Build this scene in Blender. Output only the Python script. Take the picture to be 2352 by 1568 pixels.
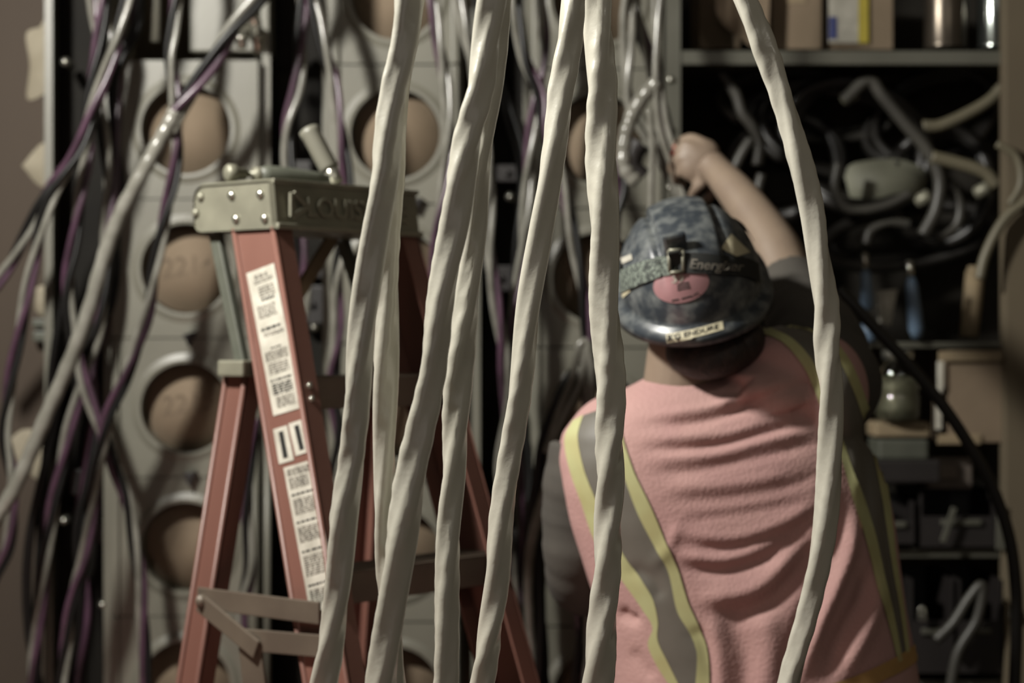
import bpy, bmesh, math, random
from mathutils import Vector, Matrix, Euler
from mathutils.bvhtree import BVHTree
random.seed(7)
SC = bpy.context.scene
COL = SC.collection
for o in list(bpy.data.objects): bpy.data.objects.remove(o)

# ---------------- camera ----------------
FP = 70 / 36 * 2352
CAMZ = 1.5
cd = bpy.data.cameras.new('camera'); cam = bpy.data.objects.new('camera', cd); COL.objects.link(cam)
cam.location = (0, 0, CAMZ); cam.rotation_euler = (math.pi / 2, 0, 0)
cd.lens = 70; cd.sensor_width = 36; cd.clip_end = 50
cd.dof.use_dof = True; cd.dof.focus_distance = 2.40; cd.dof.aperture_fstop = 3.2
SC.camera = cam
# ---------------- world, lamps, exposure ----------------
w = bpy.data.worlds.new('world'); SC.world = w; w.use_nodes = True
w.node_tree.nodes['Background'].inputs[0].default_value = (.60, .60, .52, 1)
w.node_tree.nodes['Background'].inputs[1].default_value = .08
def area(name, loc, target, size, power, col, sy=None):
    l = bpy.data.lights.new(name, 'AREA'); l.energy = power; l.color = col
    l.size = size
    if sy: l.shape = 'RECTANGLE'; l.size_y = sy
    o = bpy.data.objects.new(name, l); COL.objects.link(o); o.location = loc
    o.rotation_euler = (Vector(target) - Vector(loc)).to_track_quat('-Z', 'Y').to_euler()
    return o
area('work_lamp', (-1.20, 2.43, 2.62), (0.15, 3.2, 1.6), .18, 75, (1, .972, .90))
area('ceiling_lamp', (1.1, 1.0, 2.85), (-.5, 3.6, 1.4), .25, 4, (1, .93, .80))
area('room_fill', (-.3, -.9, 2.0), (0, 3, 1.4), 2.0, 7, (1, .92, .85))
area('floor_bounce', (-.7, 2.2, .25), (0, 3.1, 1.3), .9, 5.0, (1, .58, .48))
SC.view_settings.view_transform = 'Standard'
SC.view_settings.look = 'None'
SC.view_settings.gamma = 1
SC.view_settings.exposure = 0
SC.view_settings.use_curve_mapping = False
SC.cycles.use_denoising = True

# ---------------- helpers ----------------
def P(x, y, D): return Vector(((x - 1176) / FP * D, D, CAMZ - (y - 784) / FP * D))
def toPx(v): return (1176 + v[0] / v[1] * FP, 784 - (v[2] - CAMZ) / v[1] * FP)
def lin(c):
    def f(v):
        v /= 255
        return v / 12.92 if v <= .04045 else ((v + .055) / 1.055) ** 2.4
    return (f(c[0]), f(c[1]), f(c[2]), 1)
MATS = {}
def mat(name, c, rough=.6, metal=0, c2=None, scale=12, bump=0, bscale=60, coat=0, detail=4, lo=.35, hi=.65, spec=.5, aniso=None):
    if name in MATS: return MATS[name]
    m = bpy.data.materials.new(name); m.use_nodes = True; nt = m.node_tree; b = nt.nodes['Principled BSDF']
    b.inputs['Base Color'].default_value = lin(c)
    b.inputs['Roughness'].default_value = rough; b.inputs['Metallic'].default_value = metal
    b.inputs['Coat Weight'].default_value = coat; b.inputs['Specular IOR Level'].default_value = spec
    tc = nt.nodes.new('ShaderNodeTexCoord')
    n = nt.nodes.new('ShaderNodeTexNoise'); n.inputs['Scale'].default_value = scale; n.inputs['Detail'].default_value = detail
    if aniso:
        mp = nt.nodes.new('ShaderNodeMapping'); mp.inputs['Scale'].default_value = aniso
        nt.links.new(tc.outputs['Object'], mp.inputs[0]); nt.links.new(mp.outputs[0], n.inputs['Vector'])
    else: nt.links.new(tc.outputs['Object'], n.inputs['Vector'])
    if c2 is None: c2 = tuple(v * .86 for v in c)
    r = nt.nodes.new('ShaderNodeMapRange'); r.inputs[1].default_value = lo; r.inputs[2].default_value = hi
    mx = nt.nodes.new('ShaderNodeMix'); mx.data_type = 'RGBA'
    mx.inputs[6].default_value = lin(c); mx.inputs[7].default_value = lin(c2)
    nt.links.new(n.outputs[0], r.inputs[0]); nt.links.new(r.outputs[0], mx.inputs[0]); nt.links.new(mx.outputs[2], b.inputs['Base Color'])
    if bump:
        n2 = nt.nodes.new('ShaderNodeTexNoise'); n2.inputs['Scale'].default_value = bscale; n2.inputs['Detail'].default_value = 5
        nt.links.new(tc.outputs['Object'], n2.inputs['Vector'])
        bp = nt.nodes.new('ShaderNodeBump'); bp.inputs['Strength'].default_value = bump; bp.inputs['Distance'].default_value = .004
        nt.links.new(n2.outputs[0], bp.inputs['Height']); nt.links.new(bp.outputs[0], b.inputs['Normal'])
    MATS[name] = m
    return m
def cr(pts, n=10):
    """Catmull-Rom through tuples; returns dense list of tuples"""
    P_ = [tuple(p) for p in pts]
    P_ = [tuple(2 * a - b for a, b in zip(P_[0], P_[1]))] + P_ + [tuple(2 * a - b for a, b in zip(P_[-1], P_[-2]))]
    out = []
    for i in range(1, len(P_) - 2):
        for k in range(n):
            t = k / n; t2 = t * t; t3 = t2 * t
            out.append(tuple(.5 * (2 * b + (c - a) * t + (2 * a - 5 * b + 4 * c - d) * t2 + (3 * b - a - 3 * c + d) * t3)
                             for a, b, c, d in zip(P_[i - 1], P_[i], P_[i + 1], P_[i + 2])))
    out.append(P_[-2])
    return out

class MB:
    def __init__(s): s.v = []; s.f = []; s.m = []; s.sm = []; s.cur = 0
    def add(s, vs, fs, smooth=False):
        o = len(s.v); s.v += [Vector(v) for v in vs]
        for f in fs: s.f.append([i + o for i in f]); s.m.append(s.cur); s.sm.append(smooth)
        return s
    def box(s, c, d, R=None, bev=.0):
        c = Vector(c); d = Vector(d) / 2; R = R or Matrix.Identity(3)
        if bev <= 0:
            vs = [c + R @ Vector((x * d.x, y * d.y, z * d.z)) for x in (-1, 1) for y in (-1, 1) for z in (-1, 1)]
            return s.add(vs, [(0, 1, 3, 2), (4, 6, 7, 5), (0, 4, 5, 1), (2, 3, 7, 6), (0, 2, 6, 4), (1, 5, 7, 3)])
        bm = bmesh.new(); bmesh.ops.create_cube(bm, size=1)
        for v in bm.verts: v.co = Vector((v.co.x * 2 * d.x, v.co.y * 2 * d.y, v.co.z * 2 * d.z))
        bmesh.ops.bevel(bm, geom=bm.edges[:] + bm.verts[:], offset=min(bev, min(d) * .9), segments=2, affect='EDGES', profile=.6)
        bm.verts.index_update()
        s.add([c + R @ v.co for v in bm.verts], [[v.index for v in f.verts] for f in bm.faces], False)
        bm.free(); return s
    def bar(s, a, b, wd, th, side, bev=.0):
        """box from a to b; wd along 'side' direction, th along the third"""
        a = Vector(a); b = Vector(b); z = (b - a).normalized(); x = Vector(side); x = (x - z * x.dot(z)).normalized(); y = z.cross(x)
        R = Matrix((x, y, z)).transposed()
        return s.box((a + b) / 2, (wd, th, (b - a).length), R, bev)
    def tube(s, pts, rad, n=12, cap=True, sec=None, smooth=True, up=None):
        pts = [Vector(p) for p in pts]; N = len(pts)
        if not hasattr(rad, '__len__'): rad = [rad] * N
        t = [(pts[min(i + 1, N - 1)] - pts[max(i - 1, 0)]).normalized() for i in range(N)]
        x = Vector(up) if up else Vector((0, -1, 0))
        if abs(x.dot(t[0])) > .95: x = Vector((1, 0, 0))
        vs = []
        for i in range(N):
            x = (x - t[i] * x.dot(t[i])).normalized(); y = t[i].cross(x)
            for k in range(n):
                a = 2 * math.pi * k / n
                r = rad[i] * (sec(a, i) if sec else 1)
                vs.append(pts[i] + x * (math.cos(a) * r) + y * (math.sin(a) * r))
        fs = [(i * n + k, i * n + (k + 1) % n, (i + 1) * n + (k + 1) % n, (i + 1) * n + k) for i in range(N - 1) for k in range(n)]
        if cap: fs += [list(range(n))[::-1], [(N - 1) * n + k for k in range(n)]]
        return s.add(vs, fs, smooth)
    def cyl(s, a, b, r, r2=None, n=20, smooth=True):
        return s.tube([a, b], [r, r if r2 is None else r2], n, True, None, smooth)
    def ell(s, c, r, R=None, nu=20, nv=12):
        c = Vector(c); R = R or Matrix.Identity(3); vs = []; fs = []
        for j in range(nv + 1):
            ph = math.pi * j / nv - math.pi / 2
            for i in range(nu):
                a = 2 * math.pi * i / nu
                vs.append(c + R @ Vector((r[0] * math.cos(ph) * math.cos(a), r[1] * math.cos(ph) * math.sin(a), r[2] * math.sin(ph))))
        for j in range(nv):
            for i in range(nu):
                a, b = j * nu + i, j * nu + (i + 1) % nu
                fs.append((a, b, b + nu, a + nu))
        return s.add(vs, fs, True)
    def lathe(s, prof, c, axis=(0, 0, 1), n=28):
        """prof: (r, h) along axis"""
        z = Vector(axis).normalized(); x = Vector((1, 0, 0)) if abs(z.x) < .9 else Vector((0, 1, 0)); x = (x - z * x.dot(z)).normalized(); y = z.cross(x)
        c = Vector(c); vs = []
        for r, h in prof:
            for k in range(n):
                a = 2 * math.pi * k / n; vs.append(c + z * h + x * (r * math.cos(a)) + y * (r * math.sin(a)))
        fs = [(i * n + k, i * n + (k + 1) % n, (i + 1) * n + (k + 1) % n, (i + 1) * n + k) for i in range(len(prof) - 1) for k in range(n)]
        fs += [list(range(n))[::-1], [(len(prof) - 1) * n + k for k in range(n)]]
        return s.add(vs, fs, True)
    def loft(s, rings, cap=True):
        n = len(rings[0]); vs = [v for r in rings for v in r]
        fs = [(i * n + k, i * n + (k + 1) % n, (i + 1) * n + (k + 1) % n, (i + 1) * n + k) for i in range(len(rings) - 1) for k in range(n)]
        if cap: fs += [list(range(n))[::-1], [(len(rings) - 1) * n + k for k in range(n)]]
        return s.add(vs, fs, True)
    def grid(s, rows, smooth=True, thick=None):
        n = len(rows[0]); N = len(rows); vs = [v for r in rows for v in r]
        fs = [(i * n + k, i * n + k + 1, (i + 1) * n + k + 1, (i + 1) * n + k) for i in range(N - 1) for k in range(n - 1)]
        return s.add(vs, fs, smooth)
    def build(s, name, mats, parent=None, label=None, cat=None, group=None, kind=None, base=None):
        me = bpy.data.meshes.new(name)
        piv = Vector((0, 0, 0))
        if parent is None:
            piv = Vector(base) if base is not None else sum(s.v, Vector()) / len(s.v)
            if base is None: piv.z = min(v.z for v in s.v)
        else: piv = root_of(parent).location.copy()
        me.from_pydata([tuple(v - piv) for v in s.v], [], s.f)
        mats = mats if isinstance(mats, (list, tuple)) else [mats]
        for m in mats: me.materials.append(m)
        me.polygons.foreach_set('material_index', s.m); me.polygons.foreach_set('use_smooth', s.sm)
        bm = bmesh.new(); bm.from_mesh(me); bmesh.ops.recalc_face_normals(bm, faces=bm.faces); bm.to_mesh(me); bm.free()
        me.update()
        o = bpy.data.objects.new(name, me); COL.objects.link(o)
        if parent is not None:
            o.parent = parent
        else: o.location = piv
        tag(o, label, cat, group, kind)
        return o
def root_of(o):
    while o.parent: o = o.parent
    return o
def tag(o, label=None, cat=None, group=None, kind=None):
    if label: o['label'] = label
    if cat: o['category'] = cat
    if group: o['group'] = group
    if kind: o['kind'] = kind
    return o
def thing(name, loc, label, cat, group=None):
    o = bpy.data.objects.new(name, None); COL.objects.link(o); o.location = loc; o.empty_display_size = .05
    return tag(o, label, cat, group)
def copy_tree(o, parent=None):
    c = o.copy(); COL.objects.link(c); c.parent = parent
    for ch in list(o.children): copy_tree(ch, c)
    return c
_tx = {}
def text_geo(t, shear=0):
    if (t, shear) in _tx: return _tx[(t, shear)]
    cu = bpy.data.curves.new('t', 'FONT'); cu.body = t; cu.shear = shear; cu.resolution_u = 3; cu.offset = .012
    o = bpy.data.objects.new('t', cu); COL.objects.link(o); bpy.context.view_layer.update()
    me = bpy.data.meshes.new_from_object(o.evaluated_get(bpy.context.evaluated_depsgraph_get()))
    vs = [v.co.copy() for v in me.vertices]; fs = [list(p.vertices) for p in me.polygons]
    bpy.data.objects.remove(o); bpy.data.meshes.remove(me)
    x0 = min(v.x for v in vs); x1 = max(v.x for v in vs); y0 = min(v.y for v in vs); y1 = max(v.y for v in vs)
    r = ([((v.x - x0) / (x1 - x0), (v.y - y0) / (y1 - y0)) for v in vs], fs)
    _tx[(t, shear)] = r
    return r
def bil(q, u, v):
    """q: tl, tr, br, bl ; u to the right, v up"""
    a = Vector(q[3]).lerp(Vector(q[2]), u); b = Vector(q[0]).lerp(Vector(q[1]), u)
    return a.lerp(b, v)
def put_text(mb, t, q, off=Vector((0, 0, 0)), box=(0, 1, 0, 1), shear=0, f=None):
    vs, fs = text_geo(t, shear)
    f = f or (lambda u, v: bil(q, u, v))
    mb.add([f(box[0] + (box[1] - box[0]) * u, box[2] + (box[3] - box[2]) * v) + off for u, v in vs], fs)
def ray_plane(px, py, p0, n):
    d = P(px, py, 1) - Vector((0, 0, CAMZ)); c = Vector((0, 0, CAMZ))
    return c + d * ((Vector(p0) - c).dot(n) / d.dot(n))
def bvh_of(o):
    bpy.context.view_layer.update(); M = o.matrix_world
    return BVHTree.FromPolygons([M @ v.co for v in o.data.vertices], [list(p.vertices) for p in o.data.polygons])
def cast(bvh, px, py, off):
    c = Vector((0, 0, CAMZ)); d = (P(px, py, 1) - c).normalized()
    h = bvh.ray_cast(c, d)
    if h[0] is None: return None
    n = h[1] if h[1].dot(d) < 0 else -h[1]
    return h[0] + n * off
def decal(mb, bvh, fn, nu, nv, off=.002, thick=.0015):
    """fn(u,v)->pixel; grid laid on the surface found there, with its own small thickness"""
    cx, cy = fn(.5, .5); rows = []
    for j in range(nv + 1):
        row = []
        for i in range(nu + 1):
            x, y = fn(i / nu, j / nv); p = None; k = 0
            while p is None and k < 40: p = cast(bvh, x, y, off); x += (cx - x) * .03; y += (cy - y) * .03; k += 1
            row.append(p if p is not None else (row[-1] if row else P(x, y, 3)))
        rows.append(row)
    mb.grid(rows)
def remeshed(mb, vox, smooth=3):
    me = bpy.data.meshes.new('tmp'); me.from_pydata([tuple(v) for v in mb.v], [], mb.f)
    bm = bmesh.new(); bm.from_mesh(me); bmesh.ops.recalc_face_normals(bm, faces=bm.faces); bm.to_mesh(me); bm.free()
    o = bpy.data.objects.new('tmp', me); COL.objects.link(o)
    m = o.modifiers.new('r', 'REMESH'); m.mode = 'VOXEL'; m.voxel_size = vox
    if smooth: s = o.modifiers.new('s', 'SMOOTH'); s.iterations = smooth; s.factor = .5
    bpy.context.view_layer.update()
    r = bpy.data.meshes.new_from_object(o.evaluated_get(bpy.context.evaluated_depsgraph_get()))
    out = MB(); out.add([v.co.copy() for v in r.vertices], [list(p.vertices) for p in r.polygons], True)
    bpy.data.objects.remove(o); bpy.data.meshes.remove(r); bpy.data.meshes.remove(me)
    return out

# ---------------- materials ----------------
M_sheath = mat('cable_sheath', (184, 181, 168), .30, c2=(172, 169, 156), scale=9, bump=.30, bscale=38, spec=.55)
M_bay = mat('dark_bay_panel', (50, 47, 42), .8, c2=(38, 36, 32), scale=5, spec=.2)
M_grey = mat('grey_enamel', (110, 108, 97), .42, c2=(98, 96, 86), scale=3, bump=.03, bscale=90)
M_black = mat('black_steel', (27, 25, 21), .7, spec=.15, c2=(20, 18, 15), scale=6)
M_card = mat('cardboard', (122, 106, 88), .85, c2=(108, 94, 76), scale=6, bump=.05)
M_board = mat('brown_board', (68, 57, 46), .8, c2=(60, 50, 41), scale=2.5, bump=.05, aniso=(1, 1, .3))
M_wall = mat('painted_wall', (98, 88, 70), .8, c2=(86, 76, 60), scale=2)
M_wg = mat('grey_wire', (124, 122, 114), .2, c2=(100, 98, 90), scale=20)
M_wb = mat('black_wire', (20, 19, 18), .4, spec=.3)
M_wp = mat('purple_wire', (76, 53, 68), .28, c2=(58, 42, 52), scale=20)
M_alu = mat('worn_aluminium', (132, 130, 114), .45, .35, c2=(114, 112, 98), scale=14, bump=.05)
M_steel = mat('bright_steel', (190, 188, 176), .22, .9)
M_dalu = mat('step_aluminium', (98, 88, 76), .5, .2, c2=(86, 76, 66), scale=10)
M_fib = mat('orange_fibreglass', (112, 78, 68), .42, c2=(102, 70, 61), scale=5, bump=.05, bscale=120, aniso=(1, 1, .2))
M_paper = mat('white_label', (184, 180, 168), .6, c2=(160, 156, 144), scale=30)
M_ink = mat('black_ink', (22, 22, 18), .7)
M_faint = mat('grey_print', (120, 114, 104), .7, c2=(84, 80, 72), scale=60)
M_pencil = mat('pencil_mark', (104, 90, 74), .9)
M_putty = mat('pale_putty', (150, 142, 124), .8, c2=(132, 124, 106), scale=12, bump=.3, bscale=30)
M_skin = mat('skin', (130, 114, 98), .5, c2=(122, 106, 92), scale=14, bump=.04)
M_hair = mat('dark_brown_hair', (48, 34, 28), .6, c2=(26, 19, 16), scale=70, bump=.6, bscale=220)
M_shirt = mat('dark_grey_cotton', (70, 66, 60), .9, c2=(60, 57, 52), scale=10, bump=.1, bscale=200)
M_vest = mat('salmon_mesh_fabric', (174, 138, 132), .85, c2=(166, 129, 125), scale=8)
M_refl = mat('grey_reflective_tape', (98, 94, 86), .55, c2=(88, 84, 76), scale=14, bump=.05)
M_yel = mat('yellow_edging', (168, 168, 122), .7, c2=(158, 152, 106), scale=14)
M_jean = mat('dark_denim', (48, 50, 60), .9)
M_boot = mat('brown_leather', (70, 50, 36), .6)
M_hat = mat('scuffed_navy_shell', (50, 55, 60), .34, c2=(112, 115, 113), scale=48, detail=12, lo=.42, hi=.78, bump=.05, bscale=90)
M_strap = mat('black_elastic', (24, 26, 24), .7)
M_strap2 = mat('speckled_elastic', (110, 118, 108), .8, c2=(34, 38, 36), scale=260, lo=.45, hi=.55)
M_pink = mat('pink_vinyl', (156, 114, 116), .5)
M_cream = mat('cream_vinyl', (188, 180, 152), .5)
M_shelf = mat('shelf_paint', (92, 91, 82), .4, .2, c2=(80, 79, 70), scale=5)
M_rub = mat('black_rubber', (34, 32, 29), .42, c2=(27, 25, 23), scale=8)
M_rubg = mat('dark_grey_rubber', (66, 64, 58), .45, c2=(50, 48, 44), scale=8)
M_olive = mat('olive_hose', (104, 98, 80), .5)
M_blue = mat('blue_plastic', (100, 120, 142), .4)
M_dark = mat('dark_plastic', (34, 30, 29), .5)
M_grn = mat('green_enamel', (80, 82, 72), .5)
M_yl = mat('yellow_print', (176, 160, 60), .6)
M_bl = mat('blue_print', (70, 78, 130), .6)
M_red = mat('red_plastic', (176, 74, 62), .4)
M_beige = mat('beige_stock', (140, 124, 98), .7)
M_conc = mat('concrete', (96, 88, 78), .85, c2=(78, 70, 62), scale=5)
g = bpy.data.materials.new('clear_glass'); g.use_nodes = True
b_ = g.node_tree.nodes['Principled BSDF']; b_.inputs['Base Color'].default_value = lin((225, 228, 215)); b_.inputs['Roughness'].default_value = .05; b_.inputs['Transmission Weight'].default_value = 1
M_glass = g
# woven holes of the vest: fine bump
nt = M_vest.node_tree; bs = nt.nodes['Principled BSDF']
vo = nt.nodes.new('ShaderNodeTexVoronoi'); vo.inputs['Scale'].default_value = 210
tc = nt.nodes.new('ShaderNodeTexCoord'); nt.links.new(tc.outputs['Object'], vo.inputs['Vector'])
bp = nt.nodes.new('ShaderNodeBump'); bp.inputs['Strength'].default_value = .35; bp.inputs['Distance'].default_value = .002
nt.links.new(vo.outputs['Distance'], bp.inputs['Height']); nt.links.new(bp.outputs[0], bs.inputs['Normal'])

# ---------------- the room ----------------
def struct(name, c, d, m): return MB().box(c, d).build(name, m, kind='structure', label=None)
XL, XR, YB, YF, H = -2.3, 2.3, 4.55, -2.2, 2.95
struct('floor', (0, (YB + YF) / 2, -.05), (XR - XL + .2, YB - YF + .2, .1), M_conc)
struct('ceiling', (0, (YB + YF) / 2, H + .05), (XR - XL + .2, YB - YF + .2, .1), M_conc)
struct('wall_back', (0, YB + .05, H / 2), (XR - XL + .2, .1, H), M_wall)
struct('wall_front', (0, YF - .05, H / 2), (XR - XL + .2, .1, H), M_conc)
struct('wall_left', (XL - .05, (YB + YF) / 2, H / 2), (.1, YB - YF, H), M_wall)
struct('wall_right', (XR + .05, (YB + YF) / 2, H / 2), (.1, YB - YF, H), M_wall)
# ---------------- hero cables ----------------
def hero(rows, D, label, seed, pitch, amp=.055, Dend=None, Dtop=None):
    rd = random.Random(seed)
    pts = [(x, y, wd) for y, x, wd in rows]
    sm = cr(pts, 14)
    W = []
    D0 = D if Dtop is None else Dtop; D1 = D if Dend is None else Dend
    for x, y, wd in sm:
        t = max(0, min(1, y / 1568)); dd = D0 + (D1 - D0) * t
        W.append((P(x, y, dd), wd / 2 / FP * dd))
    # on up to the ceiling and down to the floor beyond the frame
    top = W[0][0]; bot = W[-1][0]
    dirt = (W[0][0] - W[3][0]).normalized(); dirb = (W[-1][0] - W[-4][0]).normalized()
    hu = H - top.z; up = []
    for k in range(1, 41):
        t = k / 40; up.append((top + Vector((dirt.x / dirt.z * hu * t * (1 - .5 * t), .0, hu * t)), W[0][1]))
    hd = bot.z - .004; dn = []
    for k in range(1, 41):
        t = k / 40; dn.append((bot + Vector((-dirb.x / dirb.z * hd * t * (1 - .5 * t) , 0, -hd * t)), W[-1][1]))
    W = up[::-1] + W + dn
    # resample evenly
    L = [0]
    for i in range(1, len(W)): L.append(L[-1] + (W[i][0] - W[i - 1][0]).length)
    step = .005; n = int(L[-1] / step); pp = []; rr = []; j = 0
    for k in range(n + 1):
        s = k * L[-1] / n
        while j < len(L) - 2 and L[j + 1] < s: j += 1
        t = (s - L[j]) / max(1e-9, L[j + 1] - L[j]); pp.append(W[j][0].lerp(W[j + 1][0], t)); rr.append(W[j][1] + (W[j + 1][1] - W[j][1]) * t)
    ph = rd.random() * 6; q = [rd.random() * 6 for _ in range(8)]
    tw = [0]
    for i in range(1, len(pp)):
        s = i * step; tw.append(tw[-1] + 2 * math.pi * step / (pitch * (1 + .35 * math.sin(s * 7 + q[0]) + .2 * math.sin(s * 17 + q[1]))))
    def sec(a, i):
        s = i * step; u = a - tw[i] - ph
        kk = .44 * (amp / .055); bb_ = .46 * kk / .5; aa_ = 1.06 - bb_; v = abs((u + math.pi / 3) % (2 * math.pi / 3) - math.pi / 3)
        pt = math.atan2(aa_ * .866, bb_ + aa_ / 2)
        r = bb_ * math.cos(v) + math.sqrt(aa_ ** 2 - (bb_ * math.sin(v)) ** 2) if v < pt else (aa_ + bb_ / 2) / math.cos(math.pi / 3 - v)
        r = r / .95 + .03 * math.cos(2 * u + q[2])
        # creases that run around with the twist
        r += .034 * math.sin(s * 170 + 2.2 * math.sin(u + q[3]) + q[4]) * max(0, math.cos(u * 1.5 + q[5])) ** 2
        r += .018 * math.sin(s * 300 + 3 * u + q[6]) * max(0, math.sin(s * 9 + q[7] + u))
        return r * .99
    mb = MB(); mb.tube(pp, rr, 64, True, sec)
    return mb.build('hanging_cable', M_sheath, None, label, 'cable', 'pale cables hanging in the foreground')
H1 = [(0,936,62),(100,928,60),(200,908,62),(300,893,64),(400,884,64),(530,862,62),(690,840,62),(860,823,60),(1050,810,58),(1200,787,62),(1373,774,58),(1568,745,60)]
H1b = [(0,946,54),(100,936,50),(200,918,50),(300,908,50),(400,903,52),(530,893,52),(690,890,52),(860,885,58),(1050,884,50),(1200,883,46),(1373,892,46),(1568,908,50)]
H2 = [(0,1130,64),(100,1117,62),(204,1102,62),(300,1079,62),(408,1058,64),(530,1041,66),(690,1012,63),(860,991,60),(1050,953,66),(1200,928,72),(1373,902,66),(1568,875,68)]
H2b = [(0,1148,52),(100,1140,52),(204,1128,52),(300,1112,52),(408,1098,50),(530,1091,50),(690,1073,56),(860,1053,62),(1050,1044,54),(1200,1033,53),(1373,1026,54),(1568,1023,57)]
H3 = [(0,1318,52),(100,1306,56),(204,1291,60),(300,1279,56),(408,1262,54),(530,1242,54),(690,1217,54),(860,1198,53),(1050,1172,53),(1200,1151,54),(1373,1136,55),(1568,1108,53)]
H4 = [(0,1371,68),(100,1377,67),(204,1381,68),(300,1382,68),(408,1384,70),(530,1387,67),(690,1389,68),(860,1400,66),(1050,1401,64),(1200,1398,61),(1373,1389,64),(1568,1372,70)]
H5 = [(0,1711,52),(110,1755,58),(200,1789,50),(300,1819,50),(400,1844,58),(500,1868,56),(600,1883,53),(700,1896,56),(800,1901,58),(900,1908,54),(1045,1908,56),(1216,1893,54),(1400,1857,50),(1568,1812,50)]
hero(H1, 2.18, 'leftmost pale sheathed cable, passing in front of the ladder cap and rail', 1, .54)
hero(H1b, 2.25, 'pale sheathed cable just right of and behind the leftmost cable', 2, .60)
hero(H2, 2.21, 'thick pale cable sweeping from top centre down to lower left, third from left', 3, .54)
hero(H2b, 2.29, 'pale cable emerging from behind the thick sweeping one, fourth from left', 4, .62)
hero(H3, 2.36, 'slanting pale cable between the ladder and the near-vertical thick cable', 5, .58)
hero(H4, 2.43, 'thickest near-vertical pale cable hanging over the left side of the salmon vest', 6, .44, .06)
hero(H5, 2.52, 'rightmost pale cable curving over the worker\'s raised arm and right shoulder', 7, .62, .06)

# ---------------- left: brown board, putty, post ----------------
MB().box(P(-120, 784, 4.16), (.47, .03, 2.9)).build('plywood_backboard', M_board, None, 'brown painted plywood board fixed to the wall at far left', 'board', base=P(-120, 784, 4.16))
def putty(outline, label):
    mb = MB(); D = 4.143; rd = random.Random(label); pts = [P(x, y, D) for x, y in cr([p for p in outline] + [outline[0]], 5)[:-1]]
    c = sum(pts, Vector()) / len(pts); n = len(pts)
    inner = [c + (p - c) * .8 + Vector((0, -.004 - .002 * rd.random(), 0)) for p in pts]
    inner2 = [c + (p - c) * .4 + Vector((0, -.005 - .002 * rd.random(), 0)) for p in pts]
    mb.add(pts + inner + inner2 + [c + Vector((0, -.006, 0))],
           [(i, (i + 1) % n, n + (i + 1) % n, n + i) for i in range(n)] + [(n + i, n + (i + 1) % n, 2 * n + (i + 1) % n, 2 * n + i) for i in range(n)] + [(2 * n + i, 2 * n + (i + 1) % n, 3 * n) for i in range(n)], True)
    return mb.build('putty_patch', M_putty, None, label, 'putty patch', 'pale patches on the brown board', base=c)
putty([(92,62),(112,28),(132,20),(134,120),(120,190),(98,218),(62,226),(68,150),(60,78)], 'tall pale putty patch on the brown board, topmost of the patches')
putty([(50,380),(98,328),(134,345),(134,420),(92,428)], 'pale diamond putty patch on the brown board beside the upper black trough')
putty([(82,662),(100,655),(134,668),(134,725),(84,718)], 'small pale putty patch above the grey clamp on the brown board')
putty([(20,1010),(60,985),(134,1008),(132,1120),(60,1085),(25,1060)], 'large low pale putty patch behind the crossing grey cable')
mb = MB(); mb.box(P(106, 742, 4.13), (.052, .03, .018), None, .003); mb.box(P(106, 772, 4.125), (.052, .022, .022), None, .004); mb.cyl(P(136, 745, 4.12), P(136, 745, 4.07), .009)
mb.build('pipe_clamp', M_grn, None, 'grey green metal clamp bar on the brown board', 'clamp')

# ---------------- black wiring troughs ----------------
def trough(x0, x1, label, bolts, blocks):
    D = 4.12; a = P(x0, 784, D).x; b = P(x1, 784, D).x; c = (a + b) / 2
    r = thing('wiring_trough', (c, D, .35), label, 'wiring trough', 'black vertical wiring troughs')
    MB().box((c, D + .01, 1.6), (b - a, .012, 2.5)).build('back_plate', M_black, r)
    for s, xx in ((-1, a), (1, b)):
        m = MB(); m.box((xx, D - .045, 1.6), (.004, .11, 2.5)); m.box((xx - s * .007, D - .1, 1.6), (.017, .004, 2.5), None, .001)
        m.build('side_flange', M_grey, r)
    for (x, y) in bolts:
        m = MB(); p = P(x, y, 4.03); m.lathe([(.010, .05), (.010, -.004), (.007, -.012), (.002, -.014)], p, (0, 1, 0), 12)
        m.build('bolt', M_steel, r)
    for (x, y, w_, h_) in blocks:
        m = MB(); p = P(x, y, 4.09); m.box(p, (w_ * .00088, .05, h_ * .00088), None, .004); m.cyl(p + Vector((0, -.025, 0)), p + Vector((0, -.032, 0)), .007, None, 10)
        m.build('terminal_block', M_dark, r)
    return r
trough(130, 278, 'black wiring trough beside the brown board, left of the first meter column', [(151,143),(143,750),(237,1388),(148,1195)], [(200,1105,70,60),(255,700,40,60),(250,1220,60,50)])
trough(618, 768, 'black wiring trough behind the ladder cap, between two meter columns', [(722,752),(690,118)], [(720,700,60,90),(725,620,50,40),(700,400,40,60),(690,1300,60,80)])
trough(1088, 1218, 'black wiring trough seen between the hanging cables at centre', [(1172,452),(1160,900)], [(1165,400,70,40),(1150,640,60,60),(1160,1250,70,70)])

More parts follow.
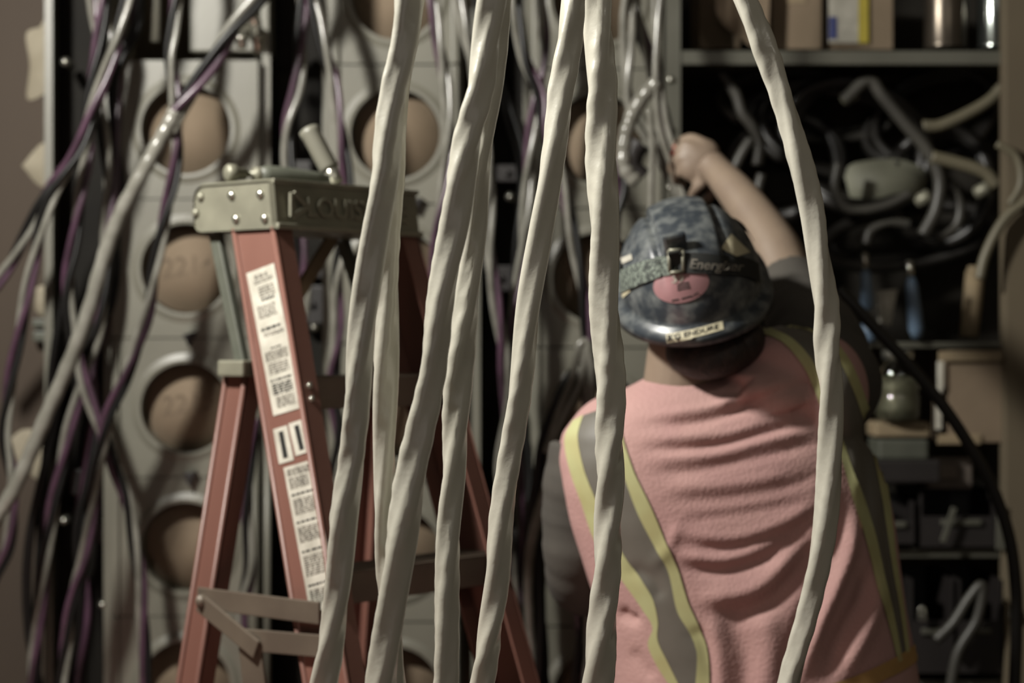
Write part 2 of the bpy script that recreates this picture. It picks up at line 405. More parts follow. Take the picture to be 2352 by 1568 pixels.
# ---------------- meter sockets ----------------
PXM = 4.0 / FP
def meter_socket(xc, yc, wpx, label, group, num=None, latch=False, latchdx=8, hpx=318):
    D = 4.0; c = P(xc, yc, D); hw = wpx / 2 * PXM; hh = hpx / 2 * PXM - .0006; r = 103 * PXM
    root = thing('meter_socket', (c.x, D, c.z - hh), label, 'meter socket', group)
    # cover with round opening
    n = 96; mb = MB(); outer = []; inner = []; lip = []; lip2 = []; rec = []; o2 = []
    dip = .0
    for k in range(n):
        a = 2 * math.pi * k / n; dx, dz = math.cos(a), math.sin(a)
        t = min(hw / abs(dx) if abs(dx) > 1e-6 else 9, hh / abs(dz) if abs(dz) > 1e-6 else 9)
        outer.append(Vector((c.x + dx * t, D, c.z + dz * t)))
        o2.append(Vector((c.x + dx * t, D + .02, c.z + dz * t)))
        inner.append(Vector((c.x + dx * r * 1.22, D, c.z + dz * r * 1.22)))
        lip.append(Vector((c.x + dx * r * 1.09, D - .005, c.z + dz * r * 1.07)))
        lip2.append(Vector((c.x + dx * r * 1.0, D - .0045, c.z + dz * r * 1.0)))
        rec.append(Vector((c.x + dx * r * 1.0, D + .038, c.z + dz * r * 1.0)))
    # keep the embossed ring inside the plate
    for L_ in (inner, lip):
        for v in L_: v.x = max(c.x - hw + .002, min(c.x + hw - .002, v.x))
    mb.loft([o2, outer, inner, lip, lip2, rec], False); 
    for s in mb.sm[:]: pass
    cov = mb.build('cover', M_grey, root)
    for p in cov.data.polygons: p.use_smooth = False
    # raised side folds, and box behind
    m = MB()
    for s in (-1, 1):
        m = MB(); m.box((c.x + s * (hw - .011), D - .004, c.z), (.014, .010, hh * 2), None, .002); m.build('edge_fold', M_grey, root)
    m = MB(); m.box((c.x, D + .09, c.z), (hw * 2 + .006, .09, hh * 2)); m.build('enclosure', M_grey, root)
    # cardboard blank in the opening
    m = MB(); m.lathe([(r * .98, .0), (r * .98, -.003)], Vector((c.x, D + .040, c.z)), (0, 1, 0), 64)
    if num:
        m.cur = 1; q = [Vector((c.x - .055, D + .0365, c.z + .022)), Vector((c.x + .05, D + .0365, c.z + .032)), Vector((c.x + .05, D + .0365, c.z - .003)), Vector((c.x - .055, D + .0365, c.z - .020))]
        put_text(m, num, q)
    m.build('blank', [M_card, M_pencil], root)
    if latch:
        m = MB(); p = P(xc + latchdx, yc - hpx / 2 - 4, D - .012)
        m.box(p, (.012, .022, .012), None, .002); m.add([p + Vector((-.012, -.01, .004)), p + Vector((.014, -.01, .010)), p + Vector((0, -.01, -.02)), p + Vector((-.012, .012, .004)), p + Vector((.014, .012, .010)), p + Vector((0, .012, -.02))], [(0, 1, 2), (3, 4, 5), (0, 1, 4, 3), (1, 2, 5, 4), (2, 0, 3, 5)])
        m.build('latch', M_dark, root)
    return root
gA, gB, gC = 'meter sockets in the left column', 'meter sockets in the middle column', 'meter sockets in the right column'
for (y, l, nm, la) in [(297, 'grey meter socket above the ladder cap, crossed by a grey cable', None, False), (616.5, 'grey meter socket just under the left end of the ladder cap', '2214', False),
                       (936, 'grey meter socket with 2215 pencilled on its cardboard blank', '2215', True), (1255.5, 'grey meter socket behind the lower rear rail of the ladder', None, True), (1575, 'bottommost grey meter socket of the left column, cut by the frame', None, False)]:
    meter_socket(427, y, 345, l, gA, nm, la, 8, 318.5)
for (y, l) in [(-12, 'grey meter socket at the top edge, first of the middle column'), (308, 'grey meter socket right of the ladder cap with an open view of its blank'), (628, 'middle column grey meter socket behind the top of the far ladder rail'),
               (948, 'middle column grey meter socket level with the upper ladder step'), (1268, 'middle column grey meter socket between the two ladder steps'), (1588, 'bottommost meter socket of the middle column under the lower step')]:
    meter_socket(908, y, 300, l, gB, None, y in (628,), 45)
for (y, l) in [(-2, 'grey meter socket at the top edge, first of the right column'), (318, 'right column meter socket left of the worker\'s raised hand'), (638, 'right column meter socket beside the back of the hard hat'),
               (958, 'right column meter socket beside the worker\'s left shoulder'), (1278, 'right column meter socket behind the worker\'s left sleeve'), (1598, 'bottommost meter socket of the right column beside the vest hem')]:
    meter_socket(1372, y, 306, l, gC, None, False)
# upper left enclosure above the first socket
m = MB(); m.box(P(535, 20, 4.06), (.16, .10, .19), None, .004); m.build('junction_box', M_grey, None, 'plain grey junction box above the first meter socket', 'box')
m = MB(); m.cyl(P(357, -120, 4.04), P(357, 96, 4.04), .011); m.build('conduit_pipe', M_grey, None, 'short grey conduit entering the top of the left meter column', 'conduit', 'grey conduits')

# ---------------- strapped fittings above the ladder ----------------
r = thing('conduit_connector', P(580, 118, 3.9), 'shiny cluster of conduit connectors above the ladder cap', 'connector')
m = MB()
for (x0, y0, x1, y1, rr) in [(553,70,556,112,.011),(590,60,594,122,.0115),(572,8,590,62,.013)]:
    a, b = P(x0, y0, 3.88), P(x1, y1, 3.88); d = (b - a); L_ = d.length
    m.lathe([(rr * .7, 0), (rr, .002), (rr, L_ * .3), (rr * 1.25, L_ * .32), (rr * 1.25, L_ * .55), (rr, L_ * .57), (rr * .95, L_ - .004), (rr * .7, L_)], a, d, 20)
m.build('barrel', M_steel, r)
m = MB(); m.box(P(573, 62, 3.95), (.045, .14, .012), None, .003); m.build('bracket', M_steel, r)

# ---------------- twisted wires over the troughs ----------------
WM = {'g': (M_wg, 'grey_strand'), 'b': (M_wb, 'black_strand'), 'p': (M_wp, 'purple_strand')}
def bundle(pts, label, strands='gbp', rpx=7.6, pitch=.42, phase=0, D=3.88, name='wire_bundle', spread=1.15):
    pts = list(pts)
    if pts[0][1] <= -60: pts = [(pts[0][0], -820), (pts[0][0], -420)] + pts      # up to the ceiling
    if pts[-1][1] >= 800: pts = pts + [(pts[-1][0] + 12, pts[-1][1] + 320), (pts[-1][0] - 8, 2250)]   # down towards the floor
    d = cr([(p[0], p[1], (p[2] if len(p) > 2 else D)) for p in pts], 12); W = [P(*q) for q in d]
    r = rpx / FP * D; n = len(W)
    root = thing(name, W[-1] if W[-1].z < W[0].z else W[0], label, 'wiring', 'twisted wires between the meter columns')
    L_ = 0; tw = []
    for i in range(n):
        if i: L_ += (W[i] - W[i - 1]).length
        tw.append(L_)
    for k, s in enumerate(strands):
        pp = []
        for i in range(n):
            t = (W[min(i + 1, n - 1)] - W[max(i - 1, 0)]).normalized(); x = Vector((0, -1, 0)); x = (x - t * x.dot(t)).normalized(); y = t.cross(x)
            a = 2 * math.pi * (tw[i] / pitch + k / len(strands)) + phase
            wob = 1 + .25 * math.sin(tw[i] * 11 + k * 2 + phase)
            pp.append(W[i] + (x * math.cos(a) + y * math.sin(a)) * r * spread * wob if len(strands) > 1 else W[i])
        m_, nm = WM[s]; MB().tube(pp, r, 12).build(nm, m_, root)
    return root
bundle([(225,-80),(240,40),(252,110),(236,180),(205,290),(165,370),(110,440),(60,540),(15,620),(-60,730)], 'wire bundle crossing the brown board from the trough top to the left edge', phase=.3)
bundle([(296,-80),(275,60),(247,150),(215,240),(180,340),(118,450),(86,560),(62,680),(40,800),(22,900),(14,1000),(30,1110),(20,1250),(-30,1400)], 'long wire bundle hanging down over the brown board', phase=1.0, D=3.8)
bundle([(408,-80),(396,60),(390,130),(400,220),(406,330),(396,420),(378,500),(355,620),(340,720),(315,800),(285,880),(250,960),(228,1060),(210,1180),(195,1280),(170,1360),(155,1450),(140,1620)], 'wire bundle hanging down the left face of the first meter column', phase=0, D=3.83, pitch=.42)
bundle([(640,-80),(590,-5),(530,70),(480,150),(432,220),(402,262),(385,300)], 'wire bundle running diagonally from the connectors to the grey cable end', 'gpb', phase=2.6, D=3.8, rpx=10)
bundle([(205,-80),(215,20),(232,120),(222,220),(240,330),(252,420),(245,520),(240,640),(225,760),(195,850),(170,950),(145,1060),(120,1180),(100,1320),(85,1450),(75,1620)], 'wire bundle running the full height of the left black trough', phase=3, D=3.93)
bundle([(240,-80),(226,90),(208,220),(200,350),(185,450),(170,560),(155,660),(165,750),(185,850),(225,960),(260,1060),(290,1140),(310,1240),(325,1360),(330,1480),(338,1620)], 'wire bundle bending right across the lower left meter sockets', phase=4.2, D=3.86)
bundle([(160,640),(135,860),(105,1060),(82,1250),(72,1450),(90,1620)], 'slack black wires along the edge of the brown board', 'bb', rpx=11, D=3.97, pitch=.8)
bundle([(320,-80),(310,60),(268,160),(262,300),(270,430),(262,560),(250,700),(205,830),(215,930),(200,1080),(180,1220),(190,1400),(180,1620)], 'dark wires tucked against the first meter column', 'bbp', rpx=8, D=3.99, pitch=.5, phase=1)
bundle([(703,-80),(730,60),(760,170),(775,260),(790,360),(802,480),(775,640),(778,760),(764,880),(780,1000),(770,1150)], 'wire bundle behind the ladder cap with a purple strand', phase=.2, D=3.85)
bundle([(695,-80),(690,100),(680,200),(660,290),(662,380),(682,500),(700,640),(690,800),(700,1000)], 'wire bundle in the black trough behind the ladder cap', 'bgp', phase=2.2, D=3.96, rpx=8)
bundle([(585,960),(575,1060),(566,1180),(575,1300),(556,1400),(566,1480),(595,1620)], 'wire bundle between the rear and front ladder rails', phase=1.5, D=3.85)
bundle([(985,-80),(1000,60),(1020,180),(1030,300),(1022,420),(1008,520),(1000,650),(1010,800)], 'wire bundle left of the centre trough with a pale grey strand', 'gpg', phase=.4, D=3.84)
bundle([(1042,-80),(1065,60),(1087,150),(1105,280),(1122,420),(1122,560),(1142,700),(1158,820),(1165,950),(1152,1100),(1165,1250),(1190,1450)], 'wire bundle crossing the centre trough from upper left', 'ggp', phase=.9, D=3.86)
bundle([(1172,-80),(1200,120),(1240,220),(1252,300),(1290,420),(1320,560),(1345,700),(1352,820),(1325,900),(1285,980),(1255,1080),(1245,1200),(1240,1400)], 'wire bundle curving over the upper right meter column', 'gpb', phase=2.5, D=3.82)
bundle([(1240,-80),(1246,120),(1228,240),(1216,350),(1208,480),(1200,600),(1182,720),(1172,860),(1182,1000),(1200,1200),(1215,1500)], 'wire bundle right of the centre trough with bright grey strand', 'gpg', phase=3.6, D=3.9)
bundle([(1090,-80),(1130,120),(1170,260),(1200,380),(1190,560),(1200,760),(1180,900),(1215,1100),(1180,1300),(1190,1620)], 'dark wires deep in the centre trough', 'bb', phase=3.6, D=4.0, rpx=8, pitch=.6)
bundle([(1440,-80),(1470,70),(1500,170),(1526,290),(1545,400),(1562,470)], 'wires running down into the worker\'s raised hand', 'gbp', phase=1.2, D=3.84, rpx=8)
bundle([(1445,-80),(1440,60),(1441,180),(1452,250),(1500,330),(1548,430),(1575,500)], 'pale wires bending past the raised hand', 'gg', phase=.0, D=3.8, rpx=9)
bundle([(1515,-80),(1508,60),(1512,190),(1528,300),(1556,390),(1572,470)], 'pale pair of wires gripped by the raised hand', 'gg', phase=1.6, D=3.72, rpx=8, pitch=.6)
bundle([(1424,360),(1430,440),(1412,520),(1395,640),(1400,760),(1360,860),(1345,1000),(1320,1150)], 'purple and black wires beside the hard hat', 'pb', phase=1.6, D=3.84, rpx=9)
bundle([(1330,860),(1290,920),(1262,1010),(1250,1100),(1225,1250),(1230,1420),(1240,1600)], 'slack dark wires left of the worker', 'bbg', rpx=12, D=3.8, pitch=.9)
bundle([(1255,1040),(1290,950),(1320,880),(1345,800)], 'short grey wires beside the worker\'s left shoulder', 'gg', rpx=9, D=3.76, pitch=.8)
def single(pts, rpx, label, m, D=3.7, name='loose_cable', group=None, ridges=0, cat='cable'):
    d = cr([(p[0], p[1], (p[2] if len(p) > 2 else D)) for p in pts], 12); W = [P(*q) for q in d]
    rr = [rpx / FP * D * (1 + ridges * math.sin(i * .9)) for i in range(len(W))]
    return MB().tube(W, rr, 20).build(name, m, None, label, cat, group, base=W[-1])
single([(402,255),(385,290),(355,345),(318,412),(272,500),(236,600),(203,715),(160,830),(112,940),(70,1040),(28,1130),(-60,1270)], 17, 'thick light grey cable sweeping from the first meter socket down to the left edge', M_wg, 3.66, ridges=.05)
single([(1510,188),(1478,222),(1450,270),(1434,330),(1436,385),(1462,420)], 17, 'thick pale wrapped cable end curling left of the raised hand', M_wg, 3.72, 'wrapped_cable', ridges=.08)
single([(1470,330),(1455,350),(1450,385),(1475,410)], 26, 'dark tape wrapped splice under the pale cable curl', M_dark, 3.8, 'taped_splice')
single([(1492,250),(1498,340),(1496,400),(1494,500)], 7, 'thin pale wire dropping just left of the hard hat top', M_wg, 3.62, 'thin_wire')
single([(1925,665),(1960,700),(2020,765),(2090,840),(2165,930),(2225,1020),(2275,1110),(2315,1220),(2332,1330),(2335,1450),(2325,1700)], 14, 'black hose arcing down behind the worker to the lower right', M_rub, 3.55, 'black_hose')
for (x, rp, y0, y1, l) in [(583, 12, 985, 1700, 'wide grey conduit standing between the ladder rails'), (614, 8, 960, 1700, 'narrow grey conduit standing right of the wide one')]:
    MB().cyl(P(x, y0, 3.98), P(x, y1, 3.98), rp * .00087).build('conduit_pipe', M_grey, None, l, 'conduit', 'grey conduits')
# ---------------- stepladder ----------------
FI = math.radians(40)
UF = Vector((math.cos(FI), -math.sin(FI), 0)); UW = Vector((math.sin(FI), math.cos(FI), 0)); UZ = Vector((0, 0, 1))
C0 = P(624, 467, 3.12)          # near front corner of the cap, mid height
def LP(f, w_, z): return Vector((C0.x, C0.y, 0)) + UF * f + UW * w_ + UZ * z
zc = C0.z; ch = .079; CW = .335
lad = thing('stepladder', LP(.05, CW / 2, 0), 'orange fibreglass stepladder with grey cap, numbered 11', 'ladder')
# cap: rounded at the rear, slightly flared below
mb = MB(); prof = []
def cap_ring(w_, ins):
    o = []
    pts = [(0 - ins, ch / 2 - ins), (.012, -ch / 2 + ins * 0)]
    out = [(.0 - ins, ch / 2 - ins), (.008 - ins, -ch / 2 + .010), (.012 - ins, -ch / 2)]
    for k in range(7): a = math.pi / 2 * k / 6; out.append((-.165 - .020 * math.sin(a) + ins, -ch / 2 + .020 * (1 - math.cos(a)))) 
    for k in range(7): a = math.pi / 2 * k / 6; out.append((-.185 + .022 * (1 - math.cos(a)) + ins, ch / 2 - .022 + .022 * math.sin(a) - ins))
    return [LP(f, w_, zc + z) for f, z in out]
mb.loft([cap_ring(0, .003), cap_ring(-.0035, .004), cap_ring(.004, 0), cap_ring(CW - .004, 0), cap_ring(CW, .003)])
for i in range(len(mb.sm)): mb.sm[i] = False
# lip under the long face, rolled edges
mb.bar(LP(.012, 0, zc - ch / 2 + .004), LP(.012, CW, zc - ch / 2 + .004), .008, .010, UF, .003)
mb.bar(LP(.002, 0, zc + ch / 2 - .004), LP(.002, CW, zc + ch / 2 - .004), .006, .008, UF, .002)
cap = mb.build('cap', M_alu, lad)
# moulded lettering on the long face
mb = MB(); fq = [LP(.0105, .035, zc + .014), LP(.0105, .30, zc + .014), LP(.0125, .30, zc - .018), LP(.0125, .035, zc - .018)]
put_text(mb, 'LOUISVILLE', fq, box=(.13, 1, 0, 1))
vs = mb.v[:]; fs = [f[:] for f in mb.f]
mb2 = MB(); mb2.add([v + UF * -.004 for v in vs], fs)
nv_ = len(vs)
# solid letters: front faces plus side walls
from collections import Counter
ec = Counter()
for f in fs:
    for a, b in zip(f, f[1:] + f[:1]): ec[tuple(sorted((a, b)))] += 1
mb3 = MB(); mb3.add([v + UF * .0006 for v in vs] + [v - UF * .006 for v in vs], fs + [(a, b, b + nv_, a + nv_) for (a, b), c in ec.items() if c == 1])
a0, b0 = .035, .066
for (p, q) in (((a0, .018), (b0, -.002)), ((b0, -.002), (a0, -.020)), ((a0 - .004, .018), (a0 - .004, -.02))):
    mb3.bar(LP(.0125, p[0], zc + p[1]), LP(.0125, q[0], zc + q[1]), .005, .008, UF, .001)
mb3.build('lettering', M_alu, cap)
# rivets on the end face
nW = -UW
for (x, y) in [(533,449),(599,446),(451,489),(543,503),(609,502),(462,452)]:
    p = ray_plane(x, y, LP(0, 0, zc), UW); m = MB(); m.lathe([(.0075, 0), (.0072, .003), (.005, .0055), (.001, .0065)], p, nW, 16); m.build('rivet', M_steel if x > 500 else M_alu, lad)
SF, SW = .305, .068
def rail(f0, f1, sf, w0, sgn, ztop, zbot, depth, mt, name='front_rail', th=.004):
    """channel: web at w0 facing out (sgn -1 near / +1 far), between f0 and f1"""
    m = MB()
    def Q(f, w_, z): h = (zc - ch / 2) - z; return LP(f + sf * h, w_ + sgn * SW * h, z)
    for (fa, fb, wa, wb) in ((f0, f1, 0, th), (f0, f0 + th, 0, depth), (f1 - th, f1, 0, depth)):
        a = w0 - sgn * wa; b = w0 - sgn * wb
        c8 = [Q(f, w_, z) for z in (zbot, ztop) for f in (fa, fb) for w_ in (a, b)]
        m.add(c8, [(0, 1, 3, 2), (4, 6, 7, 5), (0, 4, 5, 1), (2, 3, 7, 6), (0, 2, 6, 4), (1, 5, 7, 3)])
    # rolled corner beads
    for f in (f0 + .004, f1 - .004):
        m.tube([Q(f, w0 + sgn * .001, zbot), Q(f, w0 + sgn * .001, ztop)], .0045, 8)
    return m.build(name, mt, lad), Q
zt = zc - ch / 2
rn, QN = rail(-.094, .004, SF, .004, -1, zt + .002, .012, .036, M_fib)
rf, QF = rail(-.094, .004, SF, CW - .004, 1, zt + .002, .012, .036, M_fib)
zr = P(570, 862, 3.2).z
h0 = zt - zr
# rear rails start at their hinge brackets
fr = -.085 + SF * h0 * 0
pr = ray_plane(572, 862, LP(0, .02, zc), UW); fr = (pr - LP(0, .02, 0)).dot(UF)
SR = -.155
def rrail(w0, sgn):
    f0 = fr - SR * h0
    return rail(f0 - .030, f0 + .022, SR, w0, sgn, zr, .012, .032, M_fib, 'rear_rail')
rrn, QRN = rrail(.012, -1); rrf, QRF = rrail(CW - .012, 1)
for (Q, s) in ((QRN, -1), (QRF, 1)):
    w0 = .012 if s < 0 else CW - .012
    f0 = fr - SR * h0
    m = MB(); t = LP(-.155, w0 - s * .01, zt - .002); bt = Q(f0 + .004, w0 - s * .008, zr + .006)
    m.bar(t, bt, .022, .014, UF, .003); m.build('hinge_strut', M_grn, lad)
    m = MB(); m.bar(Q(f0 - .03, w0 + s * .003, zr + .012), Q(f0 + .03, w0 + s * .003, zr + .012), .026, .034, UZ, .004); m.build('hinge_bracket', M_alu, lad)
# steps
st = []
z0 = P(730, 868, 3.08).z
for k in range(5):
    z = z0 - .294 * k; h = zt - z; m = MB()
    a = QN(-.092, .036, z); b = QF(-.092, CW - .036, z); a2 = QN(-.002, .036, z); b2 = QF(-.002, CW - .036, z)
    a -= UW * .028; a2 -= UW * .028; b += UW * .028; b2 += UW * .028
    for (p, q, p2, q2, t_) in ((a, b, a2, b2, .004),):
        c8 = [p - UZ * t_, q - UZ * t_, p2 - UZ * t_, q2 - UZ * t_, p, q, p2, q2]
        m.add(c8, [(0, 1, 3, 2), (4, 6, 7, 5), (0, 4, 5, 1), (2, 3, 7, 6), (0, 2, 6, 4), (1, 5, 7, 3)])
    m.bar(a2 - UZ * .024 - UF * .002, b2 - UZ * .024 - UF * .002, .004, .05, UF, .0015)
    m.bar(a - UZ * .02 + UF * .004, b - UZ * .02 + UF * .004, .004, .042, UF, .0015)
    for j in range(1, 6): m.bar(a.lerp(a2, j / 6) + UZ * .001, b.lerp(b2, j / 6) + UZ * .001, .005, .003, UF)
    m.build('step', M_dalu, lad)
    for s, Q, w0 in ((-1, QN, .004), (1, QF, CW - .004)):
        m = MB()
        for dz in (-.012, -.032): m.lathe([(.006, 0), (.0055, .003), (.001, .005)], Q(.004, w0 - s * .018, z + dz), UF, 10)
        m.build('rivet', M_steel, lad)
# braces low between rear and front rails
def pr_px(x, y, w_): return ray_plane(x, y, LP(0, w_, 0), UW)
m = MB(); m.bar(pr_px(455, 1372, -.055), pr_px(735, 1408, -.048), .034, .006, UZ, .002); m.build('spreader_bar', M_dalu, lad)
m = MB(); m.bar(pr_px(560, 1468, -.052), pr_px(745, 1484, -.05), .034, .006, UZ, .002); m.build('spreader_bar', M_dalu, lad)
m = MB(); m.bar(pr_px(458, 1382, -.06), pr_px(590, 1492, -.06), .030, .006, UZ, .002); m.cyl(pr_px(463, 1380, -.066), pr_px(463, 1380, -.05), .010); m.build('gusset_brace', M_dalu, lad)
m = MB(); m.bar(pr_px(575, 1480, -.05), pr_px(600, 1700, -.05), .05, .006, UF, .002); m.build('gusset_plate', M_dalu, lad)
for z in (.35, .75):
    for w_ in (1,):
        m = MB(); f0 = fr - SR * h0
        m.bar(QRN(f0, .012, z), QRF(f0, CW - .012, z), .03, .008, UZ, .002); m.build('rear_brace', M_dalu, lad)
m = MB(); a = ray_plane(782, 515, LP(-.16, 0, 0), UF); b = ray_plane(676, 690, LP(-.16, 0, 0), UF); m.bar(a, b, .024, .010, UW, .002); m.build('diagonal_brace', M_beige, lad)
for Q, w0, s in ((QN, .004, -1), (QF, CW - .004, 1)):
    m = MB(); m.bar(Q(-.1, w0 - s * .016, .012), Q(.01, w0 - s * .016, .012), .05, .024, UW, .004); m.build('foot_pad', M_dark, lad)
for Q, w0, s in ((QRN, .012, -1), (QRF, CW - .012, 1)):
    f0 = fr - SR * h0; m = MB(); m.bar(Q(f0 - .035, w0 - s * .016, .012), Q(f0 + .03, w0 - s * .016, .012), .045, .024, UW, .004); m.build('foot_pad', M_dark, lad)
# stickers on the near rail web
pw = QN(0, .004, zt); nrm = (QN(0, .004, zt) - QN(0, .004, .1)).cross(UF).normalized()
if nrm.y > 0: nrm = -nrm
def wq(pts, off): return [ray_plane(x, y, pw + nrm * off, nrm) for x, y in pts]
def sticker(quad, label, rows, digits=None):
    m = MB(); a = wq(quad, .0012); b = wq(quad, .0004)
    m.add(a + b, [(0, 1, 2, 3), (0, 4, 5, 1), (1, 5, 6, 2), (2, 6, 7, 3), (3, 7, 4, 0)])
    m.cur = 1; q = wq(quad, .0016)
    if digits: put_text(m, digits, q, box=(.34, .66, .12, .88))
    rd = random.Random(len(rows) if rows else 1)
    for (v0, v1, u0, u1, n, c) in rows or []:
        m.cur = c
        for k in range(n):
            v = v0 + (v1 - v0) * (k + .5) / n; hh = abs(v1 - v0) / n * .32; u = u0
            while u < u1:
                L_ = rd.uniform(.06, .22); e = min(u1, u + L_)
                m.add([bil(q, u, v - hh), bil(q, e, v - hh), bil(q, e, v + hh), bil(q, u, v + hh)], [(0, 1, 2, 3)]); u = e + rd.uniform(.02, .06)
    o = m.build('sticker', [M_paper, M_ink, M_faint], lad, label); return o
sticker([(566,628),(629,604),(692,936),(628,955)], 'long white instruction sticker', [
    (.93, .97, .25, .7, 1, 2), (.90, .93, .2, .88, 2, 2), (.80, .88, .3, .85, 4, 2), (.77, .80, .35, .8, 1, 1), (.66, .75, .15, .8, 7, 2), (.57, .60, .15, .85, 1, 1), (.53, .56, .2, .9, 2, 2),
    (.44, .455, .35, .75, 1, 1), (.36, .43, .1, .9, 6, 2), (.27, .35, .15, .85, 5, 2), (.22, .24, .12, .9, 1, 1), (.13, .21, .15, .85, 5, 1), (.04, .12, .2, .85, 6, 2)])
sticker([(627,986),(659,976),(675,1056),(641,1066)], 'white number plate', None, '1')
sticker([(662,973),(695,962),(712,1036),(679,1047)], 'white number plate', None, '1')
sticker([(651,1074),(713,1056),(778,1390),(713,1409)], 'long worn buff instruction sticker', [
    (.93, .98, .1, .9, 4, 2), (.84, .92, .1, .8, 6, 2), (.79, .81, .1, .9, 1, 1), (.66, .77, .12, .9, 8, 2), (.60, .62, .1, .9, 1, 1), (.47, .58, .1, .85, 8, 2), (.40, .42, .1, .95, 1, 1), (.24, .38, .1, .9, 9, 2), (.17, .19, .1, .9, 1, 1), (.05, .15, .1, .9, 7, 2)])

# things lying on the cap
zt2 = zc + ch / 2
t = thing('hand_tool', LP(-.14, .05, zt2), 'round headed grey tool with tapered dark handle lying on the ladder cap', 'tool')
a = ray_plane(519, 381, LP(-.12, 0, 0), UF); a.z = zt2 + .016; dr = (UW * .9 + UF * .25).normalized()
m = MB(); m.lathe([(.011, 0), (.0145, .004), (.0145, .016), (.010, .020), (.010, .034), (.006, .036)], a, dr, 20); m.build('head', M_alu, t)
m = MB(); m.lathe([(.005, .034), (.005, .048), (.012, .05), (.012, .062), (.007, .066)], a, dr, 16); m.build('collar', M_alu, t)
m = MB(); m.tube([a + dr * s for s in (.060, .075, .11, .16, .20)], [.012, .0155, .015, .010, .006], 16); m.build('handle', M_grn, t)
t = thing('flashlight', LP(-.05, .19, zt2), 'grey cylindrical flashlight with bright end standing tilted on the ladder cap', 'flashlight')
b0 = ray_plane(775, 412, LP(-.06, 0, 0), UF); b0.z = zt2 + .006; b1 = P(708, 296, b0.y + .02); d = b1 - b0; L_ = d.length
m = MB(); m.lathe([(.014, .028), (.0165, .032), (.0165, L_ - .012), (.0175, L_ - .01), (.0175, L_ - .002), (.014, L_)], b0, d, 24); m.build('barrel', M_grey, t)
m = MB(); m.lathe([(.008, 0), (.012, .002), (.0125, .024), (.010, .030)], b0, d, 24); m.build('bezel', M_steel, t)
# ---------------- worker ----------------
def ring(y, xl, xr, dc, dh, e=2.5, n=64, dx=0):
    c = P((xl + xr) / 2, y, dc); a = (xr - xl) / 2 / FP * dc; o = []
    for k in range(n):
        t = 2 * math.pi * k / n; ct, st_ = math.cos(t), math.sin(t)
        o.append(c + Vector((a * math.copysign(abs(ct) ** (2 / e), ct), dh * math.copysign(abs(st_) ** (2 / e), st_), 0)))
    return o
TOR = [(858,1500,1725,.060),(885,1450,1790,.085),(915,1385,1850,.105),(950,1325,1915,.120),(995,1290,1968,.132),(1050,1280,2008,.140),(1120,1288,2035,.145),(1200,1306,2052,.146),(1300,1340,2064,.145),(1400,1374,2078,.145),(1500,1398,2098,.146),(1600,1412,2112,.147)]
TD = 3.15
person = thing('person', (P(1740, 1568, 3.15).x, 3.15, 0), 'worker seen from behind in navy hard hat and salmon safety vest, right arm raised', 'person')
# helmet frame
HC = P(1586, 648, 3.10)
RH = Euler((0, math.radians(-11), 0)).to_matrix() @ Euler((math.radians(26), 0, 0)).to_matrix()
# positive X rotation tips the crown toward the camera (-Y)?  (0,0,1)->(0,-sin,cos)
def HL(x, y, z): return HC + RH @ Vector((x, y, z))
# --- body ---
mb = MB()
sh = .030
mb.loft([ring(y, xl + 40, xr - 40, TD, dh - sh) for y, xl, xr, dh in TOR] + [ring(1750, 1430, 2105, TD, .14), ring(1900, 1425, 2110, TD, .145), ring(1990, 1440, 2095, TD + .01, .13)])
neckb = P(1580, 925, 3.15); 
mb.tube([neckb, P(1574, 870, 3.13), P(1576, 800, 3.12), HL(0, .0, -.04)], [.080, .066, .060, .060], 24)
mb.ell(HL(.004, .0, -.015), (.080, .100, .105), RH, 32, 20)
mb.ell(HL(.004, .035, -.085), (.062, .070, .062), RH, 24, 14)       # jaw
mb.tube([HL(.0, .10, -.035), HL(0, .118, -.062), HL(0, .112, -.072)], [.008, .013, .010], 10)   # nose
mb.ell(HL(0, .095, -.10), (.024, .010, .006), RH); mb.ell(HL(0, .094, -.110), (.020, .010, .006), RH)   # lips
for s in (-1, 1): mb.ell(HL(s * .083 + .004, .005, -.045), (.009, .020, .032), RH @ Euler((.2, 0, s * .3)).to_matrix())
# right arm
A = [(P(1885, 850, 3.20), .070), (P(1862, 770, 3.28), .062), (P(1830, 690, 3.36), .052), (P(1806, 635, 3.40), .046), (P(1782, 575, 3.44), .0445), (P(1743, 510, 3.49), .039), (P(1692, 443, 3.55), .034), (P(1650, 396, 3.60), .028), (P(1632, 378, 3.62), .029)]
d = cr([(p.x, p.y, p.z, r) for p, r in A], 6); mb.tube([q[:3] for q in d], [q[3] for q in d], 24)
mb.ell(P(1885, 860, 3.20), (.085, .08, .08))
# hand: back of the palm toward us, fingers curling round the wires to the left
Rp = Euler((0, math.radians(-38), 0)).to_matrix()
mb.ell(P(1606, 368, 3.645), (.036, .022, .044), Euler((0, math.radians(42), 0)).to_matrix() , 24, 14)
fing = [[(1622,332,3.64),(1590,318,3.65),(1562,326,3.67),(1556,340,3.70),(1572,348,3.715)],
        [(1604,344,3.635),(1575,336,3.64),(1553,350,3.66),(1548,366,3.695),(1566,374,3.71)],
        [(1596,364,3.635),(1568,360,3.64),(1547,376,3.66),(1545,392,3.69),(1563,398,3.705)],
        [(1600,386,3.64),(1574,388,3.645),(1554,402,3.66),(1553,416,3.685),(1568,420,3.70)]]
for i, f in enumerate(fing):
    d = cr([tuple(P(*q)) for q in f], 5); n = len(d); mb.tube(d, [.0110 - .0030 * k / n - (.001 if i == 3 else 0) for k in range(n)], 10); mb.ell(d[-1], (.0082,) * 3, None, 10, 8)
